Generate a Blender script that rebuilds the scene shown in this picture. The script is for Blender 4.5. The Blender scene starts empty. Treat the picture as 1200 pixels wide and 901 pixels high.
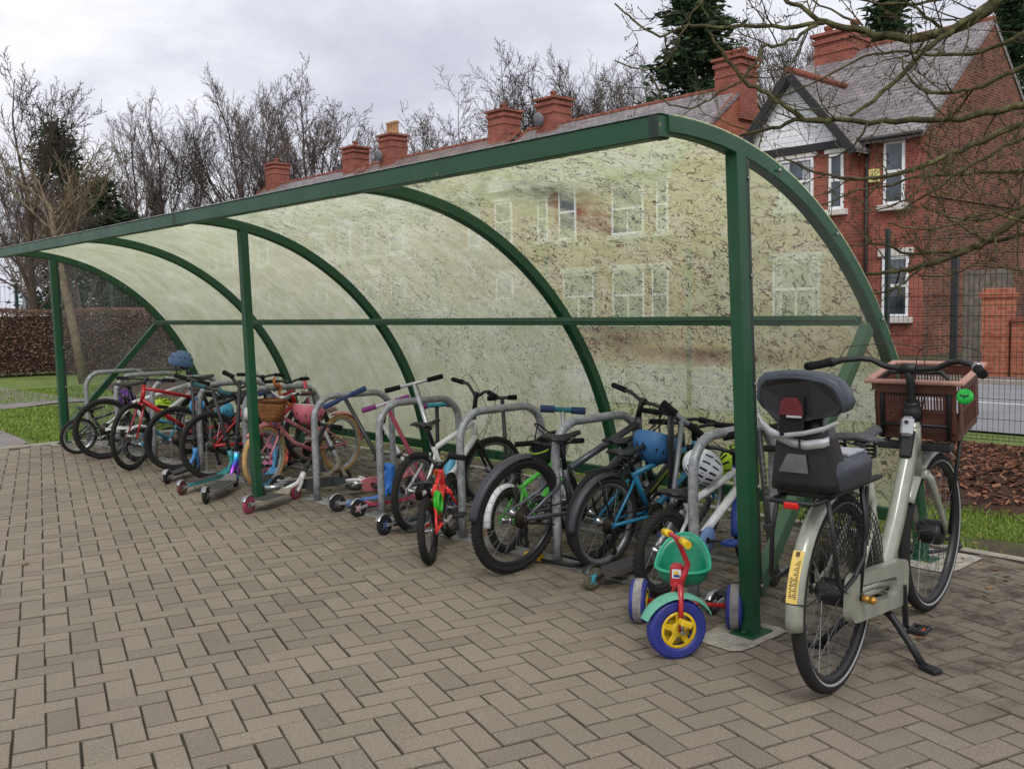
import bpy, math, random
from mathutils import Vector, Matrix, noise
random.seed(7)
C = bpy.context.scene.collection
PI = math.pi
def V(*a): return Vector(a)
def lin(c):
    return tuple(((x/255)/12.92 if x/255 <= .04045 else ((x/255+.055)/1.055)**2.4) for x in c)

# ------------------------------------------------------------------ mesh builder
class MB:
    def __init__(s): s.v=[]; s.f=[]; s.m=[]; s.sm=[]; s.uv={}
    def add(s, vs, fs, m=0, smooth=False):
        o=len(s.v); s.v.extend([tuple(p) for p in vs])
        for f in fs: s.f.append(tuple(i+o for i in f)); s.m.append(m); s.sm.append(smooth)
        return s
    def merge(s, o, M=None):
        k=len(s.v)
        s.v.extend([tuple(M@Vector(p)) for p in o.v] if M else o.v)
        s.f.extend([tuple(i+k for i in f) for f in o.f]); s.m.extend(o.m); s.sm.extend(o.sm); return s
    def box(s, c, d, R=None, m=0, b=0.0):
        """box centre c, size d, optional 3x3/4x4 rotation R, bevel b"""
        hx,hy,hz=d[0]/2,d[1]/2,d[2]/2; c=Vector(c)
        if b<=0:
            P=[(x*hx,y*hy,z*hz) for z in(-1,1) for y in(-1,1) for x in(-1,1)]
            F=[(0,2,3,1),(4,5,7,6),(0,1,5,4),(2,6,7,3),(0,4,6,2),(1,3,7,5)]
        else:
            b=min(b,hx*.95,hy*.95,hz*.95); P=[];F=[]
            idx={}
            for sx in(-1,1):
                for sy in(-1,1):
                    for sz in(-1,1):
                        for ax in range(3):
                            p=[sx*(hx-b),sy*(hy-b),sz*(hz-b)]; p[ax]=(sx*hx,sy*hy,sz*hz)[ax]
                            idx[(sx,sy,sz,ax)]=len(P); P.append(tuple(p))
            for ax in range(3):
                o1,o2=[a for a in range(3) if a!=ax]
                for sg in(-1,1):
                    q=[]
                    for a,bb in((-1,-1),(1,-1),(1,1),(-1,1)):
                        k=[0,0,0];k[ax]=sg;k[o1]=a;k[o2]=bb;q.append(idx[(k[0],k[1],k[2],ax)])
                    F.append(tuple(q))
            for ax in range(3):
                o1,o2=[a for a in range(3) if a!=ax]
                for s1 in(-1,1):
                    for s2 in(-1,1):
                        q=[]
                        for sa,fa in((-1,o1),(1,o1),(1,o2),(-1,o2)):
                            k=[0,0,0];k[ax]=sa;k[o1]=s1;k[o2]=s2;q.append(idx[(k[0],k[1],k[2],fa)])
                        F.append(tuple(q))
            for sx in(-1,1):
                for sy in(-1,1):
                    for sz in(-1,1): F.append((idx[(sx,sy,sz,0)],idx[(sx,sy,sz,1)],idx[(sx,sy,sz,2)]))
        P=[Vector(p) for p in P]
        if R is not None:
            R3=R.to_3x3(); P=[R3@p for p in P]
        P=[p+c for p in P]
        # orient outward
        FF=[]
        for f in F:
            n=(P[f[1]]-P[f[0]]).cross(P[f[2]]-P[f[0]]); ce=sum((P[i] for i in f),Vector())/len(f)-c
            FF.append(f if n.dot(ce)>0 else tuple(reversed(f)))
        return s.add(P,FF,m)
    def tube(s, pts, r, n=8, m=0, cap=True, closed=False, flat=None, smooth=True, up=None):
        """swept tube; r float or list; flat=(a,b) scales the ring axes"""
        pts=[Vector(p) for p in pts]; N=len(pts)
        if N<2: return s
        rs=r if isinstance(r,(list,tuple)) else [r]*N
        T=[]
        for i in range(N):
            a=pts[(i-1)%N] if (i>0 or closed) else pts[i]; b=pts[(i+1)%N] if (i<N-1 or closed) else pts[i]
            t=(b-a); T.append(t.normalized() if t.length>1e-9 else Vector((0,0,1)))
        u0=Vector(up) if up else (Vector((0,0,1)) if abs(T[0].z)<.9 else Vector((1,0,0)))
        u=(u0-T[0]*u0.dot(T[0])).normalized(); P=[];fa,fb=flat or (1,1)
        for i in range(N):
            if up: uu=Vector(up)
            else: uu=u
            u=(uu-T[i]*uu.dot(T[i]))
            u=u.normalized() if u.length>1e-6 else T[i].orthogonal().normalized()
            w=T[i].cross(u)
            for k in range(n):
                a=2*PI*(k+.5)/n; P.append(pts[i]+u*(math.cos(a)*rs[i]*fa)+w*(math.sin(a)*rs[i]*fb))
        F=[]
        for i in range(N if closed else N-1):
            j=(i+1)%N
            for k in range(n):
                l=(k+1)%n; F.append((i*n+k,i*n+l,j*n+l,j*n+k))
        s.add(P,F,m,smooth and n>4)
        if cap and not closed:
            o=len(s.v)-len(P); s.f.append(tuple(o+k for k in reversed(range(n)))); s.m.append(m); s.sm.append(False)
            s.f.append(tuple(o+(N-1)*n+k for k in range(n))); s.m.append(m); s.sm.append(False)
        return s
    def bar(s, a, b, w, h, m=0, up=(0,0,1), bev=.003):
        a=Vector(a);b=Vector(b);x=(b-a);L=x.length;x.normalize();u=Vector(up);u=(u-x*u.dot(x)).normalized();y=u.cross(x)
        R=Matrix((x,y,u)).transposed(); return s.box((a+b)/2,(L,w,h),R,m,bev)
    def lathe(s, prof, n=16, M=None, m=0, smooth=True, cap=True):
        """profile list of (r,z) around z, transformed by M"""
        P=[];F=[]
        for r,z in prof:
            for k in range(n):
                a=2*PI*k/n; P.append(Vector((r*math.cos(a),r*math.sin(a),z)))
        for i in range(len(prof)-1):
            for k in range(n):
                l=(k+1)%n;F.append((i*n+k,i*n+l,(i+1)*n+l,(i+1)*n+k))
        if M: P=[M@p for p in P]
        s.add(P,F,m,smooth)
        o=len(s.v)-len(P)
        if not cap: return s
        if abs(prof[0][0]-prof[-1][0])<1e-6 and abs(prof[0][1]-prof[-1][1])<1e-6: return s
        for i,rev in((0,True),(len(prof)-1,False)):
            if prof[i][0]>1e-5:
                q=[o+i*n+k for k in range(n)]
                s.f.append(tuple(reversed(q)) if rev else tuple(q)); s.m.append(m); s.sm.append(False)
        return s
    def ell(s, c, r, nu=16, nv=10, R=None, m=0, zmin=-1, zmax=1, fn=None):
        P=[];F=[];R3=R.to_3x3() if R else Matrix.Identity(3)
        p0=math.asin(zmin);p1=math.asin(zmax)
        for j in range(nv+1):
            p=p0+(p1-p0)*j/nv
            for i in range(nu):
                a=2*PI*i/nu; q=Vector((math.cos(a)*math.cos(p),math.sin(a)*math.cos(p),math.sin(p)))
                if fn: q=fn(q)
                P.append(Vector(c)+R3@Vector((q.x*r[0],q.y*r[1],q.z*r[2])))
        for j in range(nv):
            for i in range(nu):
                k=(i+1)%nu;F.append((j*nu+i,j*nu+k,(j+1)*nu+k,(j+1)*nu+i))
        return s.add(P,F,m,True)
    def prism(s, poly, n, d, m=0):
        """extrude planar polygon (3d pts) by vector n*d"""
        poly=[Vector(p) for p in poly];k=len(poly);off=Vector(n)*d
        P=poly+[p+off for p in poly]
        F=[tuple(range(k)),tuple(reversed(range(k,2*k)))]+[(i,i+k,(i+1)%k+k,(i+1)%k) for i in range(k)]
        ce=sum(P,Vector())/len(P);FF=[]
        nn=(poly[1]-poly[0]).cross(poly[2]-poly[0])
        return s.add(P,F,m)
    def build(s, name, mats, parent=None, loc=None, uv=False, recalc=False, tag=None):
        me=bpy.data.meshes.new(name); me.from_pydata(s.v,[],s.f)
        mats=mats if isinstance(mats,(list,tuple)) else [mats]
        for mt in mats: me.materials.append(mt)
        me.polygons.foreach_set('material_index',s.m); me.polygons.foreach_set('use_smooth',s.sm)
        if recalc:
            import bmesh
            bm=bmesh.new(); bm.from_mesh(me); bmesh.ops.recalc_face_normals(bm,faces=bm.faces); bm.to_mesh(me); bm.free()
        if uv:
            l=me.uv_layers.new(name='UVMap'); data=[0.0]*(2*len(me.loops))
            for p in me.polygons:
                n=p.normal; ax=abs(n.x),abs(n.y),abs(n.z)
                for li in p.loop_indices:
                    c=me.vertices[me.loops[li].vertex_index].co
                    if uv=='roof': u_,v_=c.y,math.hypot(c.x,c.z*1.0)*(1 if True else 0)
                    if uv=='roof': u_,v_=c.y,c.z*1.62
                    elif uv=='roofx': u_,v_=c.x,c.z*1.4
                    elif ax[0]>=ax[1] and ax[0]>=ax[2]: u_,v_=c.y,c.z
                    elif ax[1]>=ax[2]: u_,v_=c.x,c.z
                    else: u_,v_=c.x,c.y
                    data[2*li]=u_; data[2*li+1]=v_
            l.data.foreach_set('uv',data)
        me.update()
        o=bpy.data.objects.new(name,me); C.objects.link(o)
        if parent: o.parent=parent
        if loc is not None: o.location=loc
        return o

def tag(o,label=None,cat=None,group=None,kind=None):
    if label: o['label']=label
    if cat: o['category']=cat
    if group: o['group']=group
    if kind: o['kind']=kind
    return o
def empty(name,loc=(0,0,0),rot=(0,0,0),label=None,cat=None,group=None):
    o=bpy.data.objects.new(name,None); C.objects.link(o); o.location=loc; o.rotation_euler=rot
    o.empty_display_size=.1
    return tag(o,label,cat,group)
def copy_tree(o,parent=None):
    c=o.copy(); C.objects.link(c)
    if parent: c.parent=parent
    for ch in [x for x in bpy.data.objects if x.parent==o]: copy_tree(ch,c)
    return c

# ------------------------------------------------------------------ materials
def newmat(name):
    m=bpy.data.materials.new(name); m.use_nodes=True; nt=m.node_tree; nt.nodes.clear()
    out=nt.nodes.new('ShaderNodeOutputMaterial'); return m,nt,out
def N(nt,t,**kw):
    n=nt.nodes.new(t)
    for k,v in kw.items():
        if k in n.inputs: n.inputs[k].default_value=v
        else: setattr(n,k,v)
    return n
def ramp(nt,src,stops,interp='LINEAR'):
    r=nt.nodes.new('ShaderNodeValToRGB'); r.color_ramp.interpolation=interp
    e=r.color_ramp.elements
    while len(e)<len(stops): e.new(.5)
    for i,(p,c) in enumerate(stops):
        e[i].position=p; e[i].color=(*c,1) if len(c)==3 else c
    nt.links.new(src,r.inputs[0]); return r.outputs[0]
def mixc(nt,f,a,b,typ='MIX'):
    n=nt.nodes.new('ShaderNodeMix'); n.data_type='RGBA'; n.blend_type=typ
    L=nt.links
    for s,i in((f,0),(a,6),(b,7)):
        if hasattr(s,'is_output'): L.new(s,n.inputs[i])
        elif i==0: n.inputs[0].default_value=s
        else: n.inputs[i].default_value=(*s,1)
    return n.outputs[2]
def mth(nt,op,a,b=None,c=None,clamp=False):
    n=nt.nodes.new('ShaderNodeMath'); n.operation=op; n.use_clamp=clamp
    for i,s in enumerate((a,b,c)):
        if s is None: continue
        if hasattr(s,'is_output'): nt.links.new(s,n.inputs[i])
        else: n.inputs[i].default_value=s
    return n.outputs[0]
def coords(nt,kind='Object',scale=(1,1,1),rot=(0,0,0)):
    tc=nt.nodes.new('ShaderNodeTexCoord'); mp=nt.nodes.new('ShaderNodeMapping'); mp.inputs['Scale'].default_value=scale; mp.inputs['Rotation'].default_value=rot
    nt.links.new(tc.outputs[kind],mp.inputs[0]); return mp.outputs[0]
def noi(nt,vec,scale,detail=3,rough=.55,dist=0,w=None):
    n=nt.nodes.new('ShaderNodeTexNoise'); n.inputs['Scale'].default_value=scale; n.inputs['Detail'].default_value=detail
    n.inputs['Roughness'].default_value=rough; n.inputs['Distortion'].default_value=dist
    if vec: nt.links.new(vec,n.inputs['Vector'])
    return n.outputs[0]
def bumpn(nt,h,strength=.3,dist=.01):
    b=nt.nodes.new('ShaderNodeBump'); b.inputs['Strength'].default_value=strength; b.inputs['Distance'].default_value=dist
    nt.links.new(h,b.inputs['Height']); return b.outputs[0]
def pbsdf(nt,out,col,rough=.5,metal=0,bump=None,spec=.5,**kw):
    p=nt.nodes.new('ShaderNodeBsdfPrincipled')
    for s,i in((col,'Base Color'),(rough,'Roughness'),(metal,'Metallic')):
        if hasattr(s,'is_output'): nt.links.new(s,p.inputs[i])
        elif i=='Base Color': p.inputs[i].default_value=(*s,1)
        else: p.inputs[i].default_value=s
    p.inputs['Specular IOR Level'].default_value=spec
    if bump: nt.links.new(bump,p.inputs['Normal'])
    for k,v in kw.items(): p.inputs[k.replace('_',' ')].default_value=v
    if out: nt.links.new(p.outputs[0],out.inputs[0])
    return p
_pm={}
def paint(name,rgb,rough=.4,metal=0,dirt=.25,scale=30,bump=.05,spec=.5,coat=0):
    """procedural paint / plastic / rubber with soft mottling and grime"""
    key=name
    if key in _pm: return _pm[key]
    m,nt,out=newmat(name); c=lin(rgb); v=coords(nt)
    n1=noi(nt,v,scale,4,.6); n2=noi(nt,v,scale*.2+2,3,.6)
    d=tuple(x*.55+.012 for x in c)
    f=ramp(nt,n2,[(.35,(0,0,0)),(.75,(1,1,1))])
    ff=mth(nt,'MULTIPLY',f,dirt)
    col=mixc(nt,ff,c,d)
    n3=ramp(nt,n1,[(.3,(.82,.82,.82)),(.7,(1.12,1.12,1.12))])
    col=mixc(nt,1.0,col,n3,'MULTIPLY')
    rr=mth(nt,'MULTIPLY_ADD',n2,.35,rough-.17,clamp=True)
    p=pbsdf(nt,out,col,rr,metal,bumpn(nt,n1,bump*4,.002) if bump else None,spec)
    if coat: p.inputs['Coat Weight'].default_value=coat
    _pm[key]=m; return m
def brickmat(name,c1,c2,mort,w=.225,h=.075,ms=.006,stain=.35,rough=.9,bump=.5,sc=None):
    m,nt,out=newmat(name); v=coords(nt,'UV')
    b=nt.nodes.new('ShaderNodeTexBrick'); nt.links.new(v,b.inputs['Vector'])
    for k,x in(('Scale',1),('Brick Width',w),('Row Height',h),('Mortar Size',ms),('Mortar Smooth',.2),('Bias',0)): b.inputs[k].default_value=x
    b.inputs['Color1'].default_value=(*lin(c1),1);b.inputs['Color2'].default_value=(*lin(c2),1);b.inputs['Mortar'].default_value=(*lin(mort),1)
    o=coords(nt); n=noi(nt,o,.9,5,.6); n2=noi(nt,o,14,3,.6)
    s=ramp(nt,n,[(.3,(1-stain,)*3),(.7,(1.1,)*3)]); col=mixc(nt,1.0,b.outputs[0],s,'MULTIPLY')
    s2=ramp(nt,n2,[(.25,(.75,.75,.75)),(.75,(1.2,1.2,1.2))]); col=mixc(nt,1.0,col,s2,'MULTIPLY')
    hgt=mth(nt,'MULTIPLY',b.outputs['Fac'],-1.0); hgt=mth(nt,'MULTIPLY_ADD',n2,.35,hgt)
    pbsdf(nt,out,col,rough,0,bumpn(nt,hgt,bump,.012),.3); return m

def mottled(name,stops,scale=6,detail=6,rough=.9,bump=.4,bd=.01,bscale=None,spec=.3,dist=0,kind='Object'):
    m,nt,out=newmat(name); v=coords(nt,kind); n=noi(nt,v,scale,detail,.62,dist)
    col=ramp(nt,n,[(p,lin(c)) for p,c in stops]); n2=noi(nt,v,bscale or scale*5,4,.6)
    s2=ramp(nt,n2,[(.25,(.7,.7,.7)),(.75,(1.25,1.25,1.25))]); col=mixc(nt,1.0,col,s2,'MULTIPLY')
    pbsdf(nt,out,col,rough,0,bumpn(nt,n2,bump,bd),spec); return m

M={}
M['green']=paint('green powder coat',(4,56,34),.42,dirt=.5,scale=18)
def chipped(name,base,chip,thr=.66):
    m,nt,out=newmat(name); v=coords(nt); n1=noi(nt,v,26,5,.7); n2=noi(nt,v,2.4,5,.65); n3=noi(nt,coords(nt,scale=(1,1,.25)),9,4,.6)
    c=lin(base); col=mixc(nt,ramp(nt,n2,[(.35,(0,0,0)),(.7,(.55,.55,.55))]),c,tuple(x*.6+.018 for x in c))
    col=mixc(nt,ramp(nt,n3,[(.55,(0,0,0)),(.75,(.16,.16,.16))]),col,lin((96,112,92)))
    k=ramp(nt,n1,[(thr,(0,0,0)),(thr+.02,(1,1,1))]); k=mth(nt,'MULTIPLY',k,ramp(nt,n2,[(.5,(0,0,0)),(.56,(1,1,1))])); col=mixc(nt,k,col,lin(chip))
    pbsdf(nt,out,col,mth(nt,'MULTIPLY_ADD',n2,.4,.24),0,bumpn(nt,n1,.08,.002),.5); return m
M['green']=chipped('green powder coat chipped',(0,70,38),(120,104,84))
M['greenpale']=paint('weathered green coat',(58,94,68),.6,dirt=.5,scale=12)
M['greendk']=paint('dark green strip',(24,44,36),.5,dirt=.6)
M['galv']=mottled('galvanised steel',[(.3,(118,121,124)),(.5,(146,149,152)),(.7,(168,170,173))],22,6,.5,.15,.002,60,.5)
M['galv'].node_tree.nodes['Principled BSDF'].inputs['Metallic'].default_value=.35
M['galvdirty']=mottled('weathered galvanised rail',[(.3,(92,92,90)),(.55,(128,128,124)),(.75,(150,150,146))],9,6,.65,.2,.003,50,.4)
M['bolt']=paint('zinc bolt',(150,152,150),.35,.7,.2)
M['brickred']=brickmat('red facing brick',(140,78,66),(164,96,80),(164,138,126),ms=.004)
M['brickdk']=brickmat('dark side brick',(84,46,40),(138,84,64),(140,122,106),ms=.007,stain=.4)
M['brickwarm']=brickmat('warm orange brick',(160,88,66),(186,110,84),(178,146,126),ms=.006)
M['slate']=brickmat('roof slates',(122,116,118),(148,140,140),(74,68,68),.3,.2,.012,stain=.3,rough=.6,bump=.8)
M['slatebr']=brickmat('brown roof slates',(118,102,98),(140,122,114),(64,56,54),.3,.2,.012,stain=.3,rough=.65,bump=.8)
M['ridge']=mottled('terracotta ridge tile',[(.3,(112,64,52)),(.7,(148,92,76))],5,4)
M['whiteupvc']=paint('white window frame',(236,238,240),.35,dirt=.15,scale=6)
M['boards']=brickmat('white weatherboards',(242,243,246),(246,247,249),(176,178,186),6,.16,.008,stain=.12,rough=.6,bump=.5)
M['stone']=mottled('pale stone sill',[(.3,(190,186,178)),(.7,(222,218,210))],4,5)
M['black']=paint('black barge paint',(34,34,38),.55)
m,nt,out=newmat('window glass')
v=coords(nt); n=noi(nt,v,1.6,4,.6); col=ramp(nt,n,[(.35,lin((34,40,48))),(.65,lin((74,84,94)))])
pbsdf(nt,out,col,.06,0,None,.8); M['glass']=m
M['curtain']=mottled('net curtain behind pane',[(.3,(150,156,160)),(.7,(196,200,204))],3,3,.8)
M['potclay']=mottled('buff chimney pot',[(.3,(150,114,80)),(.7,(184,146,106))],6,4)
M['pipe']=paint('black downpipe',(40,38,40),.5)
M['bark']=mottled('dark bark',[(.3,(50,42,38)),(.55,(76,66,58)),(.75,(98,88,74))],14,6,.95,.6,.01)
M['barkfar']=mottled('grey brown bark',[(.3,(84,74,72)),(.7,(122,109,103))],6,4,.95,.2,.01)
M['barkpale']=mottled('pale bark',[(.3,(92,80,66)),(.7,(142,128,106))],8,4,.95,.3,.01)
M['barkmoss']=mottled('mossy branch bark',[(.3,(44,40,30)),(.52,(76,72,48)),(.75,(118,116,80))],12,6,.95,.5,.006)
def leafmat(name,a,b,c,tr=.25):
    m,nt,out=newmat(name); v=coords(nt,'Generated'); g=nt.nodes.new('ShaderNodeNewGeometry')
    n=noi(nt,coords(nt),3.5,3,.6); r=g.outputs['Random Per Island']
    f=mth(nt,'MULTIPLY_ADD',r,.6,mth(nt,'MULTIPLY',n,.4)); col=ramp(nt,f,[(.2,lin(a)),(.5,lin(b)),(.8,lin(c))])
    p=pbsdf(nt,None,col,.75,0,None,.25); t=nt.nodes.new('ShaderNodeBsdfTranslucent'); nt.links.new(col,t.inputs[0])
    mx=nt.nodes.new('ShaderNodeMixShader'); mx.inputs[0].default_value=tr
    nt.links.new(p.outputs[0],mx.inputs[1]); nt.links.new(t.outputs[0],mx.inputs[2]); nt.links.new(mx.outputs[0],out.inputs[0]); return m
M['conifer']=leafmat('conifer needles',(28,42,30),(46,66,44),(70,92,58))
M['ivy']=leafmat('ivy leaves',(28,44,26),(44,66,36),(72,92,54))
M['hedge']=leafmat('brown beech hedge leaves',(78,60,52),(118,94,80),(158,130,108))
M['grassblade']=leafmat('grass blades',(78,98,40),(118,144,60),(158,174,88),.35)
M['chip']=leafmat('bark chips',(46,28,20),(92,58,42),(150,106,82),0)
M['leaflitter']=leafmat('fallen leaves',(70,52,34),(112,84,56),(150,120,84),0)

# ------------------------------------------------------------------ ground
bm_=lambda:MB()
def sheet(name,pts,z,mat,kind='structure',res=None):
    mb=MB(); mb.add([(x,y,z) for x,y in pts],[tuple(range(len(pts)))]); o=mb.build(name,mat); 
    if o.data.polygons[0].normal.z<0: o.data.flip_normals()
    return tag(o,kind=kind)
M['soil']=mottled('dark soil and moss',[(.3,(54,48,36)),(.5,(76,68,50)),(.62,(78,84,48)),(.8,(98,88,66))],3.5,8,.95,.5,.01,40)
M['lawn']=mottled('lawn soil under grass',[(.3,(78,92,46)),(.55,(104,122,58)),(.8,(124,134,76))],1.2,8,.95,.5,.01,60)
M['tarmac']=mottled('worn tarmac path',[(.3,(108,103,100)),(.5,(126,120,116)),(.75,(142,136,131))],2.2,8,.92,.35,.004,120)
M['road']=mottled('pale tarmac road',[(.3,(122,124,128)),(.7,(142,143,146))],1.1,6,.9,.2,.004,80)
M['conc']=mottled('concrete edging',[(.3,(128,122,112)),(.55,(156,149,137)),(.75,(176,168,154))],5,7,.9,.3,.004,60)
M['mortar']=mottled('pale mortar pad',[(.3,(116,110,98)),(.5,(160,154,142)),(.75,(186,180,168))],9,8,.92,.5,.004,60)
M['mulchbed']=mottled('mulch underlay',[(.3,(44,30,24)),(.7,(82,56,44))],8,6,.95,.6,.02)
# base ground to the horizon
sheet('ground',[(-150,-150),(260,-150),(260,260),(-150,260)],-.045,M['lawn'])
M['joint']=mottled('sandy paver joints',[(.3,(34,31,24)),(.5,(46,43,30)),(.62,(50,56,30)),(.8,(60,54,40))],2.4,8,.95,.5,.006,90)
sheet('paving_bed',[(-12,-9),(1.97,-9),(1.97,8.72),(-.35,8.72),(-12,8.72)],-.0048,M['joint'])
# herringbone block paving, every block a bevelled solid, frame measured off the joints
TH=math.radians(-16.344899)
ea=V(math.cos(TH),math.sin(TH),0); eb=V(math.sin(TH),-math.cos(TH),0)
A0=V(.96867566,-.07266408,0)
def oldnew(x,y):
    c,s=math.cos(-TH),math.sin(-TH); x-=A0.x;y-=A0.y; return V(c*x+s*y,-s*x+c*y,0)
P0=oldnew(0,0)
def inpav(p): 
    return -9<p.x<1.9 and -5.5<p.y<8.66 and (p.x>-7.5)
pv=MB(); tone=[]
for i in range(-150,151):
    for j in range(-80,81):
        u0=-i+2*j; v0=i+2*j
        for (u,v,du,dv) in ((u0,v0,2,1),(u0+1,v0+1,1,2)):
            c=P0+ea*((u+du/2)*.1)+eb*((v+dv/2)*.1)
            if not inpav(c): continue
            # skip those far outside any plausible view
            if c.x<-5.5 and c.y<-3: continue
            g=.0020; b=.0030
            x0,x1,y0,y1=u*.1+g,(u+du)*.1-g,v*.1+g,(v+dv)*.1-g
            dz=[random.gauss(0,.0007) for _ in range(4)]; hz=random.gauss(0,.0009)
            P=[]
            jit=[random.gauss(0,.0009) for _ in range(4)]
            for k,(a,bb) in enumerate(((x0,y0),(x1,y0),(x1,y1),(x0,y1))):
                P.append(P0+ea*(a+jit[0])+eb*(bb+jit[1])+V(0,0,-.013))
            for k,(a,bb) in enumerate(((x0,y0),(x1,y0),(x1,y1),(x0,y1))):
                P.append(P0+ea*(a+jit[0])+eb*(bb+jit[1])+V(0,0,-.0040+hz+dz[k]))
            for k,(a,bb) in enumerate(((x0+b,y0+b),(x1-b,y0+b),(x1-b,y1-b),(x0+b,y1-b))):
                P.append(P0+ea*(a+jit[0])+eb*(bb+jit[1])+V(0,0,hz+dz[k]))
            F=[(8,11,10,9)]
            for k in range(4):
                l=(k+1)%4; F+= [(k,4+k,4+l,l),(4+k,8+k,8+l,4+l)]
            pv.add(P,F); tone.append(random.random())
m,nt,out=newmat('block paving'); o3=coords(nt)
at=nt.nodes.new('ShaderNodeAttribute'); at.attribute_name='tone'
base=ramp(nt,at.outputs['Fac'],[(0,lin((124,115,103))),(.35,lin((132,123,110))),(.7,lin((137,128,114))),(1,lin((134,123,110)))])
n=noi(nt,o3,.8,6,.65); st=ramp(nt,n,[(.3,(.86,.86,.85)),(.7,(1.08,1.07,1.05))]); col=mixc(nt,1.0,base,st,'MULTIPLY')
n2=noi(nt,o3,170,4,.75); gr=ramp(nt,n2,[(.28,(.42,.42,.41)),(.46,(.92,.92,.92)),(.6,(1.14,1.14,1.13)),(.72,(1.9,1.88,1.8))]); col=mixc(nt,1.0,col,gr,'MULTIPLY')
# trodden dirt and painted-in contact shade along the racks, and loose spots of grime
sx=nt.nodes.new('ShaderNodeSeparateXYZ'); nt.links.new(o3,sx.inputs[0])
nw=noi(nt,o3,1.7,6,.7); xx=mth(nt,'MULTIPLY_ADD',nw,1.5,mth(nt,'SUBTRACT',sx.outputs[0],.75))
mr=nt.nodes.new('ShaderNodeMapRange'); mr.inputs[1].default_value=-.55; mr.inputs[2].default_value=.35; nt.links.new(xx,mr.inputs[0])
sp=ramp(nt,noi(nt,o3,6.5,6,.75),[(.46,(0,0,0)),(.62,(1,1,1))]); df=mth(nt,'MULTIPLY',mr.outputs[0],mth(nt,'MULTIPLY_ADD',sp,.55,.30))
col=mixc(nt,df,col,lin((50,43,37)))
ms=ramp(nt,noi(nt,o3,3.1,6,.75),[(.56,(0,0,0)),(.68,(1,1,1))])
mr2=nt.nodes.new('ShaderNodeMapRange'); mr2.inputs[1].default_value=-.3; mr2.inputs[2].default_value=1.6; nt.links.new(sx.outputs[0],mr2.inputs[0])
mf=mth(nt,'MULTIPLY',mth(nt,'MULTIPLY',ms,mr2.outputs[0]),.75); col=mixc(nt,mf,col,lin((72,76,44)))
ar=nt.nodes.new('ShaderNodeAttribute'); ar.attribute_name='rim'; col=mixc(nt,mth(nt,'MULTIPLY',ar.outputs['Fac'],mth(nt,'MULTIPLY_ADD',noi(nt,o3,30,4,.6),.7,.22),clamp=True),col,lin((62,57,46)))
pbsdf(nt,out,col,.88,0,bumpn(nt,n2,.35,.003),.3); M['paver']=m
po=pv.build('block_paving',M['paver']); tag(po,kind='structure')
ca=po.data.attributes.new('tone','FLOAT','FACE'); vals=[]
for t in tone: vals+= [t]*9
ca.data.foreach_set('value',vals)
ce=po.data.attributes.new('rim','FLOAT','FACE'); ce.data.foreach_set('value',[0.0]+[1.0]*8 if 0 else ([0.0]+[1.0]*8)*len(tone))
# concrete kerb strip at the far end and the tarmac / paths / lawn at the left
mb=MB()
x=-9.0
while x<1.9:
    L=.9; mb.box((x+L/2,8.79,-.012),(L-.006,.13,.05),b=.006); x+=L
tag(mb.build('concrete_kerb',M['conc']),kind='structure')
mb=MB()
y=-8.0
while y<8.7:
    mb.box((2.0,y+.45,-.022),(.06,.894,.05),b=.006); y+=.9
tag(mb.build('edging_kerb',M['conc']),kind='structure')
sheet('tarmac_apron',[(-9,8.87),(-.42,8.87),(-.2,9.3),(-.13,9.9),(-.08,10.8),(-.35,11.9),(-1.2,13.2),(-2.2,14.5),(-9,16)],-.02,M['tarmac'])
sheet('tarmac_path',[(-9,4+8.5),(-2.2,13.2),(0.69,13.75),(1.65,14.25),(2.6,14.05),(9,13.6),(9,14.3),(2.24,14.8),(2.1,16.5),(2.0,18.9),(-2,21),(-9,23)],-.024,M['tarmac'])
# shelter rear soil strip, lawn on the right, mulch, road
sheet('soil_strip',[(2.03,-9),(2.45,-9),(2.45,12),(2.03,12)],-.03,M['soil'])
sheet('asphalt_road',[(7.2,-60),(13.2,-60),(13.2,120),(7.2,120)],-.02,M['road'])
sheet('road_line',[(10.1,-40),(10.2,-40),(10.2,60),(10.1,60)],-.016,M['whiteupvc'])
mb=MB(); mb.box((13.28,30,-.0),(.14,180,.12),b=.01); tag(mb.build('road_kerb',M['conc']),kind='structure')
sheet('far_pavement',[(13.36,-60),(14.0,-60),(14.0,120),(13.36,120)],.05,M['tarmac'])
sheet('front_gardens',[(14.1,-60),(34,-60),(34,120),(14.1,120)],.03,M['soil'])
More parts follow.
